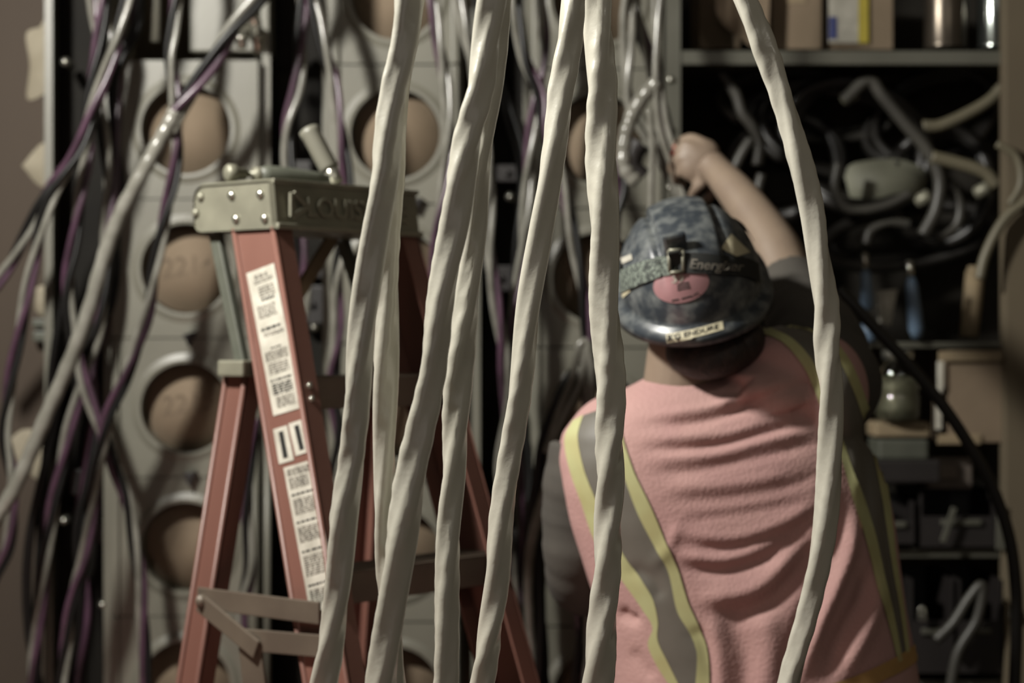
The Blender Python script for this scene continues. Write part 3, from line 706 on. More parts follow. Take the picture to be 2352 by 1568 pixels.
th = cr([tuple(P(*q)) for q in [(1628,392,3.63),(1618,415,3.63),(1600,432,3.64),(1590,448,3.66)]], 5); mb.tube(th, [.014, .013, .0125, .012, .0115, .011, .011, .0105, .010, .010, .010, .0098, .0095, .0093, .0092, .009][:len(th)], 12); mb.ell(th[-1], (.009,) * 3, None, 10, 8)
ix = cr([tuple(P(*q)) for q in [(1640,400,3.64),(1640,425,3.65),(1634,445,3.66),(1622,458,3.68)]], 5); mb.tube(ix, .0095, 12); mb.ell(ix[-1], (.0092,) * 3, None, 10, 8)
# left arm, forearm reaching forward
B = [(P(1350, 1040, 3.17), .062), (P(1338, 1120, 3.17), .056), (P(1330, 1210, 3.18), .052), (P(1330, 1300, 3.20), .048), (P(1345, 1345, 3.27), .043), (P(1380, 1330, 3.38), .038), (P(1420, 1290, 3.50), .029), (P(1432, 1275, 3.54), .028)]
d = cr([(p.x, p.y, p.z, r) for p, r in B], 6); mb.tube([q[:3] for q in d], [q[3] for q in d], 24)
mb.ell(P(1452, 1255, 3.59), (.040, .045, .022))
for i in range(4):
    f = [(1430 + i * 14, 1240 - i * 3, 3.62), (1440 + i * 14, 1228 - i * 3, 3.655), (1450 + i * 12, 1240 - i * 3, 3.68), (1450 + i * 12, 1255 - i * 3, 3.675)]
    d = cr([tuple(P(*q)) for q in f], 5); mb.tube(d, .0092, 10)
d = cr([tuple(P(*q)) for q in [(1425,1265,3.58),(1412,1245,3.60),(1415,1228,3.63)]], 5); mb.tube(d, .011, 10)
# legs
HX = 3.17
def HK(s): return HX + (.17 if s < 0 else 0)
for s, xo in ((-1, 1590), (1, 1930)):
    hp = P(xo, 1950, HX); lg = [(hp.x, HX, hp.z, .105), (hp.x + s * .01, HX - .01, hp.z - .15, .092), (hp.x + s * .03, HK(s) - .02, .48, .070), (hp.x + s * .03, HK(s) + .01, .33, .062), (hp.x + s * .04, HK(s) + .02, .10, .048), (hp.x + s * .04, HK(s) + .02, .05, .045)]
    d = cr(lg, 6); mb.tube([q[:3] for q in d], [q[3] for q in d], 24)
body = remeshed(mb, .0045, 2).build('body', M_skin, person)
# eyes
for s in (-1, 1):
    m = MB(); m.ell(HL(s * .031 + .004, .088, -.038), (.013, .010, .009), RH); m.build('eye', M_paper, person)
# hair: nape and sides under the helmet
m = MB(); rows = []
for j in range(13):
    v = j / 12; row = []
    for i in range(49):
        a = -math.radians(118) + math.radians(236) * i / 48        # 0 = back
        low = -.150 + .045 * (abs(a) / 2.06) ** 2 + (.006 * math.sin(a * 9) if j == 12 else 0)
        if a < 0: low += .028 * min(1, abs(a) / 1.0)
        z = .02 + (low - .02) * v
        rr = math.sqrt(max(.05, 1 - ((z + .015) / .118) ** 2)) if z < -.015 else 1
        rr = max(rr, .80); bulge = 1.05 + .02 * math.sin(a * 14 + j * .8)
        row.append(HL(.016 + .086 * rr * bulge * math.sin(a), -.103 * rr * bulge * math.cos(a), z))
    rows.append(row)
m.grid(rows); inner = [[p + (HL(0, 0, -.03) - p).normalized() * .012 for p in r] for r in rows]; m.grid(inner)
m.grid([rows[-1], inner[-1]])
m.ell(P(1632, 800, 3.065), (.070, .065, .042), RH, 28, 16); m.ell(P(1690, 775, 3.08), (.045, .06, .040), RH, 24, 14)
m.build('hair', M_hair, person)
# shirt
m = MB()
m.loft([ring(y, xl + 34, xr - 34, TD, dh - .026) for y, xl, xr, dh in TOR if y > 900] + [ring(1760, 1420, 2115, TD, .150), ring(1900, 1415, 2120, TD, .155)])
A2 = [(P(1885, 862, 3.19), .088), (P(1872, 790, 3.25), .080), (P(1845, 722, 3.32), .066), (P(1822, 672, 3.365), .056), (P(1812, 650, 3.385), .0525)]
d = cr([(p.x, p.y, p.z, r) for p, r in A2], 8); m.tube([q[:3] for q in d], [q[3] * (1 + .02 * math.sin(i * 1.3)) for i, q in enumerate(d)], 28)
m.tube([P(1814, 656, 3.38), P(1808, 642, 3.392)], [.0555, .0548], 28)
m.ell(P(1900, 880, 3.19), (.088, .09, .09))
B2 = [(P(1362, 1035, 3.17), .070), (P(1342, 1110, 3.17), .066), (P(1333, 1190, 3.18), .062), (P(1332, 1270, 3.19), .059), (P(1338, 1335, 3.235), .055), (P(1368, 1340, 3.33), .046), (P(1398, 1315, 3.42), .038)]
d = cr([(p.x, p.y, p.z, r) for p, r in B2], 8); m.tube([q[:3] for q in d], [q[3] * (1 + .018 * math.sin(i * .9) + .012 * math.sin(i * 2.1)) for i, q in enumerate(d)], 28)
remeshed(m, .006, 2).build('shirt', M_shirt, person)
# vest
m = MB()
n_ = []
m.loft([ring(y, xl, xr, TD, dh + .002) for y, xl, xr, dh in TOR] + [ring(1700, 1420, 2120, TD, .158), ring(1800, 1425, 2125, TD, .162)])
m.ell(P(1830, 842, 3.13), (.095, .100, .062), Euler((0, math.radians(14), 0)).to_matrix(), 32, 18); m.ell(P(1765, 895, 3.12), (.085, .105, .052), None, 32, 18)
m.ell(P(1888, 905, 3.13), (.072, .110, .095), None, 32, 18)
m.ell(P(1380, 975, 3.16), (.062, .085, .040), Euler((0, math.radians(-40), 0)).to_matrix(), 32, 18)
vm = remeshed(m, .0055, 14)
folds = [  # (points px, amplitude m, width px): ridges > 0, valleys < 0
 ([(1480,975),(1600,968),(1700,940),(1800,895),(1880,880)], -.0085, 13), ([(1500,952),(1620,940),(1720,905),(1790,880)], .0070, 13),
 ([(1480,1005),(1620,1000),(1720,975),(1830,925),(1890,905)], .0065, 13), ([(1480,1032),(1620,1028),(1740,1000),(1880,950)], -.0080, 12),
 ([(1500,1052),(1640,1042),(1760,1010),(1890,985)], .006, 13), ([(1500,1085),(1600,1080),(1740,1050),(1900,1010)], -.0055, 14),
 ([(1620,1000),(1760,960),(1880,925)], -.004, 8), ([(1660,870),(1700,885),(1690,910)], -.008, 9), ([(1680,862),(1740,870),(1700,915)], .006, 9), ([(1740,885),(1700,920),(1640,935)], .006, 10), ([(1745,905),(1700,935)], -.006, 9),
 ([(1530,1150),(1660,1145),(1800,1120),(1900,1080)], -.004, 14), ([(1530,1120),(1680,1112),(1820,1085)], .004, 14), ([(1570,1195),(1700,1180),(1850,1150)], -.0035, 12),
 ([(1560,1250),(1680,1262),(1800,1225),(1880,1180)], -.006, 15), ([(1560,1225),(1680,1235),(1800,1200),(1880,1150)], .005, 15),
 ([(1560,1298),(1660,1310),(1780,1270),(1860,1210)], -.010, 18), ([(1560,1275),(1670,1285),(1780,1245)], .007, 16),
 ([(1640,1405),(1720,1402),(1780,1370),(1850,1290),(1880,1240)], -.013, 24), ([(1600,1375),(1700,1365),(1770,1330),(1830,1260)], .010, 22),
 ([(1590,1440),(1620,1480),(1640,1600)], -.007, 16), ([(1672,1400),(1700,1470),(1712,1540),(1700,1700)], -.010, 30), ([(1630,1410),(1648,1480),(1650,1560),(1640,1700)], .006, 22), ([(1755,1400),(1768,1470),(1760,1560),(1740,1700)], .008, 30),
 ([(1965,1175),(1950,1270),(1915,1360),(1880,1440),(1840,1560)], .013, 16), ([(1940,1150),(1920,1240),(1890,1330),(1850,1430),(1800,1560)], -.012, 20),
 ([(2000,1300),(1980,1380),(1940,1450),(1890,1560)], -.014, 22), ([(2035,1300),(2010,1400),(1980,1470),(1930,1560)], .010, 20),
 ([(1965,900),(1985,1000),(1990,1100),(2000,1200)], -.008, 12), ([(1940,950),(1960,1050),(1970,1150)], .004, 10), ([(2030,1150),(2040,1250),(2060,1400)], -.009, 12),
 ([(1420,1400),(1450,1420),(1460,1410)], -.010, 14), ([(1440,1300),(1500,1330),(1520,1380)], -.006, 14), ([(1450,1490),(1500,1560)], -.005, 16),
 ([(1500,1300),(1540,1250),(1560,1200)], .004, 14), ([(1340,1040),(1380,1150),(1430,1260)], .003, 16), ([(1320,1150),(1360,1280),(1400,1380)], -.005, 12)]
for pts, am, wd in folds: pass
fl = [([Vector((q[0], q[1])) for q in cr([tuple(map(float, p)) for p in pts], 6)], am, wd) for pts, am, wd in folds]
bb = [(min(p.x for p in q) - 3 * w_, max(p.x for p in q) + 3 * w_, min(p.y for p in q) - 3 * w_, max(p.y for p in q) + 3 * w_) for q, am, w_ in fl]
tmpme = bpy.data.meshes.new('t'); tmpme.from_pydata([tuple(v) for v in vm.v], [], vm.f); tmpme.update()
nor = [v.normal.copy() for v in tmpme.vertices]; bpy.data.meshes.remove(tmpme)
cen = P(1740, 1200, 3.15)
if sum((vm.v[i] - cen).dot(nor[i]) for i in range(0, len(nor), 50)) < 0: nor = [-n for n in nor]
for i, v in enumerate(vm.v):
    if nor[i].y > -.05: continue
    x, y = toPx(v); q2 = Vector((x, y)); dsp = 0
    for (q, am, w_), b in zip(fl, bb):
        if x < b[0] or x > b[1] or y < b[2] or y > b[3]: continue
        best = 9e9; bi = 0
        for k in range(len(q) - 1):
            a, c = q[k], q[k + 1]; ac = c - a; t = max(0, min(1, (q2 - a).dot(ac) / ac.length_squared)); dd = (q2 - a - ac * t).length
            if dd < best: best = dd; bi = (k + t) / (len(q) - 1)
        if best < 3 * w_:
            taper = min(1, bi / .18, (1 - bi) / .18) if len(q) > 2 else 1; taper = .15 + .85 * max(0, taper)
            dsp += .8 * am * math.exp(-(best / w_) ** 2) * taper
    vm.v[i] = v + nor[i] * dsp * min(1, -nor[i].y * 1.6)
vest = vm.build('vest', M_vest, person)
VB = bvh_of(vest)
def strip(A_, B_, name, m_, off, parent=vest, nu=6, nv=90, bv=None, label=None):
    a = cr(A_, 20); b = cr(B_, 20)
    def at(q, t):
        f = t * (len(q) - 1); i = min(int(f), len(q) - 2); f -= i; return q[i][0] * (1 - f) + q[i + 1][0] * f, q[i][1] * (1 - f) + q[i + 1][1] * f
    m = MB(); decal(m, bv or VB, lambda u, v: tuple(p * (1 - u) + q * u for p, q in zip(at(a, v), at(b, v))), nu, nv, off)
    return m.build(name, m_, parent, label)
# left shoulder band: grey tape between two yellow edges
L1 = [(1318,968),(1300,1010),(1312,1080),(1340,1160),(1366,1235),(1400,1290),(1440,1345),(1478,1400),(1500,1440),(1490,1480),(1512,1530),(1540,1575)]
L1b = [(1342,955),(1330,1005),(1345,1080),(1375,1155),(1404,1215),(1435,1275),(1470,1325),(1500,1375),(1512,1425),(1512,1470),(1535,1520),(1562,1575)]
L2 = [(1400,935),(1405,1000),(1418,1050),(1436,1100),(1466,1180),(1508,1262),(1536,1315),(1555,1400),(1582,1450),(1600,1500),(1598,1575)]
L2b = [(1416,930),(1430,1000),(1445,1050),(1462,1095),(1496,1165),(1532,1250),(1558,1310),(1582,1385),(1612,1450),(1628,1500),(1630,1575)]
strip(L1b, L2, 'reflective_band', M_refl, .0022); strip(L1, L1b, 'yellow_trim', M_yel, .003, nu=3); strip(L2, L2b, 'yellow_trim', M_yel, .003, nu=3)
R1 = [(1745,765),(1800,790),(1850,850),(1885,930),(1915,1010),(1938,1080),(1958,1150),(1985,1235),(2010,1330),(2040,1440),(2060,1520)]
R1b = [(1762,752),(1822,782),(1872,840),(1905,920),(1932,1005),(1956,1075),(1982,1145),(2008,1225),(2030,1325),(2054,1430),(2070,1515)]
R2 = [(1800,745),(1870,770),(1925,830),(1962,910),(1992,1000),(2012,1090),(2030,1190),(2045,1290),(2062,1390),(2078,1500)]
R2b = [(1825,738),(1890,762),(1945,822),(1980,900),(2010,995),(2030,1085),(2045,1185),(2056,1285),(2072,1385),(2086,1495)]
strip(R1b, R2, 'reflective_band', M_refl, .0022); strip(R1, R1b, 'yellow_trim', M_yel, .003, nu=3); strip(R2, R2b, 'yellow_trim', M_yel, .003, nu=3)
strip([(1905,1572),(1990,1540),(2060,1505),(2100,1478)], [(1925,1610),(2000,1575),(2070,1540),(2110,1512)], 'waist_band', mat('amber_tape', (178, 140, 84), .7), .003, nu=4, nv=40)
# trousers, boots, belt
m = MB()
m.loft([ring(1780, 1438, 2108, TD, .150), ring(1900, 1415, 2120, TD, .160), ring(2010, 1430, 2105, TD + .01, .150)])
for s, xo in ((-1, 1590), (1, 1930)):
    hp = P(xo, 1950, HX); lg = [(hp.x, HX, hp.z + .03, .118), (hp.x + s * .01, HX - .01, hp.z - .15, .106), (hp.x + s * .03, HK(s) - .02, .48, .085), (hp.x + s * .03, HK(s) + .01, .33, .080), (hp.x + s * .04, HK(s) + .02, .10, .075), (hp.x + s * .04, HK(s) + .02, .07, .078)]
    d = cr(lg, 6); m.tube([q[:3] for q in d], [q[3] for q in d], 24)
remeshed(m, .008, 2).build('trousers', M_jean, person)
for s, xo in ((-1, 1590), (1, 1930)):
    hp = P(xo, 1950, HX); cx = hp.x + s * .04; m = MB()
    m.tube([(cx, HK(s) + .02, .13), (cx, HK(s) + .03, .08), (cx, HK(s) + .06, .05), (cx, HK(s) + .15, .042), (cx, HK(s) + .20, .036)], [.062, .060, .055, .050, .030], 20, up=(1, 0, 0))
    m.box((cx, HK(s) + .08, .012), (.10, .29, .024), None, .01); m.build('boot', M_boot, person)

# --- hard hat ---
HA, HB, HCC = .110, .140, .122
def hshell(th, ph, off=0):
    """th 0 = back, ph 0..90 up"""
    c = max(0, math.cos(ph)) ** .80; x = HA * c * math.sin(th); y = -HB * c * math.cos(th); z = HCC * math.sin(ph)
    # centre ridge with grooves beside it
    if ph > .35:
        k = min(1, (ph - .35) / .5); w_ = .045
        e = abs(x) - w_
        rdg = .0055 / (1 + math.exp(e / .0022)) - .0065 * math.exp(-((e - .004) / .005) ** 2)
        e2 = abs(x) - .082; rdg2 = -.002 * math.exp(-(e2 / .004) ** 2)
        off += (rdg + rdg2) * k
    v = Vector((x / HA ** 2, y / HB ** 2, z / HCC ** 2)).normalized()
    return HL(*(Vector((x, y, z)) + v * off))
m = MB(); rows = []
for j in range(61):
    ph = math.pi / 2 * j / 60; rows.append([hshell(2 * math.pi * i / 144, ph) for i in range(144)])
# brim: short lip all round, peak in front
def brim(i, k):
    th = 2 * math.pi * i / 144; fr_ = max(0, -math.cos(th)); ex = .014 + .050 * fr_ ** 1.5 + .004 * max(0, math.cos(th)); r_ = [(0.0, -.006), (.3, -.010), (1.0, -.018), (1.05, -.032), (.85, -.032), (-.25, -.004)][k]
    return HL((HA + ex * r_[0]) * math.sin(th), -(HB + ex * r_[0]) * math.cos(th), r_[1] + (.012 * fr_ if k < 5 else 0))
br = [[brim(i, k) for i in range(144)] for k in range(6)]
allr = br[::-1] + rows
m.loft(allr, False)
hat = m.build('hard_hat', M_hat, person); HBv = bvh_of(hat)
# headlamp strap, all the way round
up_ = [(1427,622),(1470,604),(1520,590),(1555,582),(1600,582),(1660,588),(1712,594),(1738,606)]
lo_ = [(1430,672),(1470,655),(1520,636),(1555,628),(1600,628),(1660,632),(1710,636),(1741,650)]
strip([(x, y) for x, y in up_[:4]], lo_[:4], 'headlamp_strap', M_strap2, .004, hat, 5, 40, HBv, 'speckled grey elastic strap')
strip([(x, y) for x, y in up_[3:]], lo_[3:], 'headlamp_strap', M_strap, .004, hat, 5, 40, HBv, 'black elastic strap')
m = MB(); rr_ = []
for j in range(3):
    row = []
    for i in range(60):
        a = math.radians(84) + math.radians(192) * i / 59; row.append(hshell(a, .36 + .09 * j + .12 * (i / 59 - .5) * -1, .004))
    rr_.append(row)
m.grid(rr_); m.build('headlamp_strap', M_strap, hat)
m = MB(); c = hshell(math.pi, .42, .004); R2_ = RH; m.box(c + RH @ Vector((0, .012, 0)), (.06, .026, .036), RH, .008); m.ell(c + RH @ Vector((0, .026, 0)), (.018, .010, .015), RH); m.build('headlamp', M_dark, hat)
m = MB(); L_ = cr([(1588,604),(1640,609),(1700,618)], 10)
put_text(m, 'Energizer', None, box=(0, 1, 0, 1), shear=.25, f=lambda u, v: cast(HBv, 1584 + 118 * u, 624 + 8 * u - 28 * v, .0068) or P(1600, 600, 3))
m.build('strap_lettering', M_faint, hat)
# buckle
def HS(x, y, off): return cast(HBv, x, y, off)
m = MB()
cs = [(1536,575),(1568,574),(1570,624),(1538,626)]; pc = HS(1553, 600, .010)
cs3 = [P(x, y, pc.y) for x, y in cs]
for i in range(4): m.tube([cs3[i], cs3[(i + 1) % 4]], .0028, 10)
m.build('buckle', M_alu, hat)
m = MB(); m.box(HS(1553, 568, .006) + RH @ Vector((0, 0, 0)), (.036, .012, .040), RH, .005); m.build('strap_clip', M_hat, hat)
m = MB(); m.box(HS(1553, 600, .007), (.018, .006, .030), RH, .002); m.build('strap_slide', M_strap, hat)
# stickers
m = MB()
def disc(u, v): a = 2 * math.pi * u; r = v; return 1565 + 63 * r * math.cos(a), 652 + 43 * r * math.sin(a) - 7 * r * math.cos(a)
decal(m, HBv, disc, 48, 10, .0016)
m.cur = 1
for k, (x0, y0, x1, y1) in enumerate([(1556,654,1582,648),(1556,660,1584,654),(1557,666,1585,660),(1544,690,1560,687),(1566,686,1590,679),(1592,678,1604,671)]):
    q = [(x0, y0 - 2), (x1, y1 - 2), (x1, y1 + 1.5), (x0, y0 + 1.5)]; ps = [HS(x, y, .0024) for x, y in q]; m.add(ps, [(0, 1, 2, 3)])
m.cur = 2; put_text(m, '39', None, f=lambda u, v: HS(1545 + 26 * u, 650 - 16 * v - 3 * u, .0026))
m.build('round_sticker', [M_pink, M_ink, M_paper], hat, 'round pink sticker')
m = MB(); q = [(1530,768),(1659,738),(1662,758),(1533,788)]
decal(m, HBv, lambda u, v: (q[0][0] + 129 * u + 3 * v, q[0][1] - 30 * u + 19 * v + 3 * math.sin(math.pi * u)), 24, 5, .0016)
m.cur = 1; put_text(m, 'BIG ENDURE', None, box=(.03, .93, .2, .8), f=lambda u, v: HS(1530 + 129 * u, 787 - 30 * u - 19 * v + 3 * math.sin(math.pi * u), .0026) or HS(1530 + 129 * u, 783 - 30 * u - 19 * v, .0026) or P(1560, 770, 2.98))
m.build('name_strip', [M_cream, M_ink], hat, 'cream strip sticker with dark capitals')
for (q, l) in [([(1656,572),(1678,538),(1722,580),(1690,590)], 'worn cream diamond sticker'), ([(1428,593),(1452,584),(1454,596),(1431,606)], 'small white bar sticker'), ([(1427,655),(1440,645),(1450,668),(1432,684)], 'small tan badge sticker')]:
    m = MB(); decal(m, HBv, lambda u, v: ((q[0][0] * (1 - u) + q[1][0] * u) * (1 - v) + (q[3][0] * (1 - u) + q[2][0] * u) * v, (q[0][1] * (1 - u) + q[1][1] * u) * (1 - v) + (q[3][1] * (1 - u) + q[2][1] * u) * v), 6, 6, .0018)
    m.build('sticker', M_cream if 'bar' not in l else M_paper, hat, l)
# small pliers in the fingers
t = thing('wire_stripper', P(1604, 428, 3.66), 'small red handled tool held in the worker\'s raised hand', 'tool')
m = MB(); m.tube([P(1578, 372, 3.69), P(1566, 345, 3.685), P(1552, 330, 3.68)], [.007, .009, .0085], 10); m.tube([P(1566, 352, 3.69), P(1553, 345, 3.67), P(1546, 355, 3.65)], .007, 10); m.build('handle', M_red, t)
m = MB(); m.tube([P(1580, 375, 3.69), P(1592, 410, 3.68), P(1606, 432, 3.67)], [.006, .008, .007], 10); m.box(P(1608, 430, 3.665), (.016, .012, .014), None, .003); m.build('jaws', M_dark, t)
# ---------------- right: metal shelving ----------------
D = 4.0
sh_ = thing('shelving_unit', (P(1950, 784, 4.2).x, 4.2, 0), 'grey metal shelving unit with a dark open bay of coiled cables', 'shelf')
def W2(x, y, d): return P(x, y, d)
xl, xr = P(1530, 0, D).x, P(2500, 0, D).x; cx = (xl + xr) / 2; ww = xr - xl
def shelf(ypx, th=34):
    z = P(0, ypx, D).z; m = MB(); m.box((cx, D + .22, z - .004), (ww, .44, .006)); m.box((cx, D, z - th * PXM / 2), (ww, .014, th * PXM), None, .003)
    return m.build('shelf_board', M_shelf, sh_)
shelf(117, 33); shelf(785, 14); shelf(1258, 22); shelf(1560, 22)
for x in (1545, 2480):
    for dy in (0, .42):
        m = MB(); c = P(x, 0, D); m.box((c.x, D + dy - .008, 1.3), (.030, .004, 2.6)); m.box((c.x - .013, D + dy + .01, 1.3), (.004, .034, 2.6)); m.build('upright', M_shelf, sh_)
for (x, y) in ((1540, 183), (1540, 430), (1541, 300)):
    m = MB(); m.lathe([(.008, 0), (.008, .003), (.005, .007), (.001, .008)], P(x, y, D - .010), (0, -1, 0), 14); m.build('bolt', M_steel, sh_)
m = MB(); m.box((cx, D + .435, 1.3), (ww, .006, 2.6)); m.build('back_panel', M_bay, sh_)
m = MB(); m.box(P(2345, 784, D - .02), (.075, .05, 2.6), None, .004); o = m.build('wall_right_post', M_wall, None, kind='structure'); o.name = 'trim_1'
z1 = P(0, 116, D).z
def carton(x0, x1, y0, y1, d, dep, label, extra=None, m_=M_card, name='cardboard_box'):
    a, b = P(x0, y1, d), P(x1, y0, d); r = thing(name, ((a.x + b.x) / 2, d + dep / 2, a.z), label, 'box', 'boxes on the shelving unit')
    m = MB(); m.box(((a.x + b.x) / 2, d + dep / 2, (a.z + b.z) / 2), (b.x - a.x, dep, b.z - a.z), None, .003); m.build('carton', m_, r)
    m = MB(); m.box(((a.x + b.x) / 2, d + dep / 2 - .001, b.z + .001), (.04, dep, .002)); m.box(((a.x + b.x) / 2, d - .001, b.z - .03), (.04, .002, .06)); m.build('tape', M_beige, r)
    return r
carton(1606, 1700, -60, 112, 4.12, .2, 'brown cardboard box at the left end of the top shelf')
carton(1772, 1888, -60, 113, 4.06, .2, 'plain brown cardboard box, middle of the three on the top shelf')
r = carton(1898, 2052, -60, 114, 4.08, .2, 'cardboard box with white, yellow and blue label on the top shelf')
m = MB(); m.box(P(1945, 20, 4.076), (.075, .003, .14)); m.cur = 1; m.box(P(1983, 20, 4.075), (.020, .003, .14)); m.cur = 2; m.box(P(1913, 64, 4.074), (.016, .003, .045)); m.build('label', [M_paper, M_yl, M_bl], r)
# paper sack with slanted bottom edge
m = MB(); o = [(1640,-60),(1770,-60),(1764,100),(1722,106),(1660,56),(1645,30)]
m.loft([[P(x, y, 4.02) for x, y in o], [P(x + 4, y, 4.10) for x, y in o]]); 
for i in range(len(m.sm)): m.sm[i] = False
m.build('paper_sack', M_card, None, 'brown paper sack leaning over the top shelf edge', 'bag')
def can(x, rp, y0, y1, d, label, m_, name, cat, lidm=None):
    r = thing(name, P(x, y1, d), label, cat, None); a = P(x, y1, d); h = P(x, y0, d).z - a.z; rr = rp / FP * d
    m = MB(); m.lathe([(rr * .97, 0), (rr, .004), (rr * .97, .008), (rr * .97, h - .006), (rr, h - .003), (rr * .96, h)], a, (0, 0, 1), 40); m.build('body', m_, r)
    m = MB(); m.lathe([(rr * .9, h), (rr * .9, h + .006), (rr * .6, h + .008)], a, (0, 0, 1), 32); m.build('lid', lidm or m_, r)
    return r
can(2172, 50, -80, 113, 4.08, 'dull metal canister on the top shelf, left of the shiny one', mat('dull_tin', (96, 88, 78), .3, .8), 'canister', 'canister')
can(2290, 46, -80, 113, 4.08, 'shiny metal canister at the right end of the top shelf', mat('shiny_tin', (150, 156, 152), .15, .95), 'canister', 'canister')
can(2388, 36, -80, 113, 4.2, 'brown jar at the far right of the top shelf', M_beige, 'jar', 'jar')
# coils in the bay
def coil(cxp, cyp, rx, ry, turns, rpx, d, rot, m_, label, seed, jit=.10, name='cable_coil'):
    rd = random.Random(seed); pts = []; N = 26
    for t in range(turns):
        j1, j2, j3 = rd.uniform(-jit, jit), rd.uniform(-jit, jit), rd.uniform(-.02, .02)
        for k in range(N):
            a = 2 * math.pi * k / N + seed; f = (t + k / N)
            x = rx * (1 + j1) * math.cos(a); y = ry * (1 + j2) * math.sin(a)
            pts.append((cxp + x * math.cos(rot) - y * math.sin(rot) + j2 * 60, cyp + x * math.sin(rot) + y * math.cos(rot) + j1 * 50, d + j3 + .02 * math.sin(a * 2 + seed) + (t % 3) * .012))
    dd = cr(pts[::3], 9); return MB().tube([P(*q) for q in dd], rpx / FP * d, 10).build(name, m_, None, label, 'cable coil', 'cable coils heaped in the dark shelf bay')
coil(1930, 300, 210, 100, 5, 13, 4.20, .2, M_rub, 'widest black cable coil filling the shelf bay', 1)
coil(1960, 330, 160, 130, 5, 14, 4.16, .5, M_rub, 'black cable coil framing the pale gap in the bay', 2)
coil(1800, 380, 130, 110, 4, 13, 4.24, -.3, M_rub, 'black cable coil behind the raised forearm', 3)
coil(2160, 430, 120, 130, 4, 15, 4.18, .1, M_rub, 'black cable coil at the right side of the bay', 4)
coil(2080, 540, 190, 60, 4, 14, 4.20, -.15, M_rub, 'flattened black cable coil at the bottom of the bay', 5)
coil(1850, 240, 190, 70, 3, 11, 4.26, .1, M_rubg, 'dark grey cable coil high at the back of the bay', 6)
coil(2140, 270, 150, 90, 3, 12, 4.26, -.4, M_rub, 'black cable coil in the upper right of the bay', 8)
for pts, rp, m_, d, l in [
    ([(1655,165),(1690,215),(1705,260),(1728,290),(1745,330),(1740,380)], 13, M_rubg, 4.1, 'short twisted grey cable end at the upper left of the bay'),
    ([(1940,230),(1995,185),(2030,225),(2080,285),(2130,345),(2158,410),(2150,480),(2120,540)], 15, M_rubg, 4.06, 'thick grey cable bent sharply over the top of the coils'),
    ([(2320,170),(2280,225),(2220,262),(2160,288),(2120,290)], 14, M_olive, 4.08, 'olive cable reaching in from the upper right of the bay'),
    ([(2140,360),(2200,375),(2260,395),(2290,425)], 15, M_olive, 4.05, 'thick olive cable end lying right of the pale gap'),
    ([(2290,330),(2335,360),(2345,420),(2320,470)], 9, M_olive, 3.93, 'thin olive loop hanging on the right post'),
    ([(2360,460),(2320,490),(2290,530),(2262,590),(2250,640)], 12, M_olive, 3.93, 'olive cable slanting down off the right post'),
    ([(1725,320),(1705,350),(1688,385)], 12, M_rubg, 4.1, 'grey cable stub just above the raised forearm'),
    ([(2182,420),(2205,470),(2195,520),(2150,545)], 12, M_rubg, 4.08, 'grey cable hook at the lower right of the coils'),
    ([(1925,375),(1918,430),(1940,475),(1985,482),(2040,470),(2090,445)], 11, M_rubg, 4.07, 'dark cable curled round the lower side of the pale gap'),
    ([(1750,400),(1740,450),(1760,500),(1800,520)], 12, M_rubg, 4.12, 'grey cable bend above the worker\'s elbow'),
    ([(1990,560),(2000,530),(2040,510),(2090,515)], 11, M_rubg, 4.1, 'grey cable bend low in the bay')]:
    single(pts, rp, l, m_, d, 'cable_end', 'loose cable ends in the shelf bay')
m = MB(); m.loft([[P(x, y, 4.14) for x, y in cr([(1940,405),(1960,375),(2060,365),(2125,395),(2110,450),(2050,478),(1965,470),(1940,405)], 5)[:-1]], [P(x, y, 4.16) for x, y in cr([(1940,405),(1960,375),(2060,365),(2125,395),(2110,450),(2050,478),(1965,470),(1940,405)], 5)[:-1]]])
m.build('plastic_tub', mat('pale_plastic', (124, 124, 108), .6), None, 'pale round plastic tub glimpsed between the black coils', 'tub')
for x, y, l in [(1935, 232, 'metal plug end among the coils under the shelf'), (2240, 446, 'metal plug end right of the pale tub'), (2105, 465, 'metal plug end below the pale tub')]:
    m = MB(); m.lathe([(.010, 0), (.014, .004), (.014, .03), (.008, .034)], P(x, y, 4.08), (.5, -.3, .3), 16); m.build('plug_end', M_alu, None, l, 'plug', 'metal plug ends')
# lower bay: tools, jar, carton
def tool(x0, y0, x1, y1, rp, d, label, m_=M_blue):
    a, b = P(x0, y0, d), P(x1, y1, d); r = thing('hand_tool', b, label, 'tool', 'tools with blue grips'); v = (b - a); L_ = v.length; rr = rp / FP * d
    m = MB(); m.tube([a, a.lerp(b, .12), a.lerp(b, .5), a.lerp(b, .85), b], [rr * .6, rr * .9, rr, rr * 1.1, rr * .7], 14); m.build('grip', m_, r)
    m = MB(); m.cyl(a - v.normalized() * .035, a, rr * .5); m.build('shank', M_steel, r); return r
tool(1988, 620, 1992, 712, 14, 3.98, 'shorter blue gripped tool hanging left of the paper tag')
tool(2092, 638, 2106, 776, 16, 3.98, 'longer blue gripped tool hanging right of the paper tag')
tool(1990, 738, 1998, 786, 14, 3.98, 'blue gripped tool behind the black hose')
m = MB(); m.loft([[P(x, y, 4.02) for x, y in ((2014,668),(2062,664),(2046,748),(2018,740))], [P(x, y, 4.024) for x, y in ((2014,668),(2062,664),(2046,748),(2018,740))]]); m.build('paper_tag', M_paper, None, 'wedge of pale paper between the blue gripped tools', 'paper')
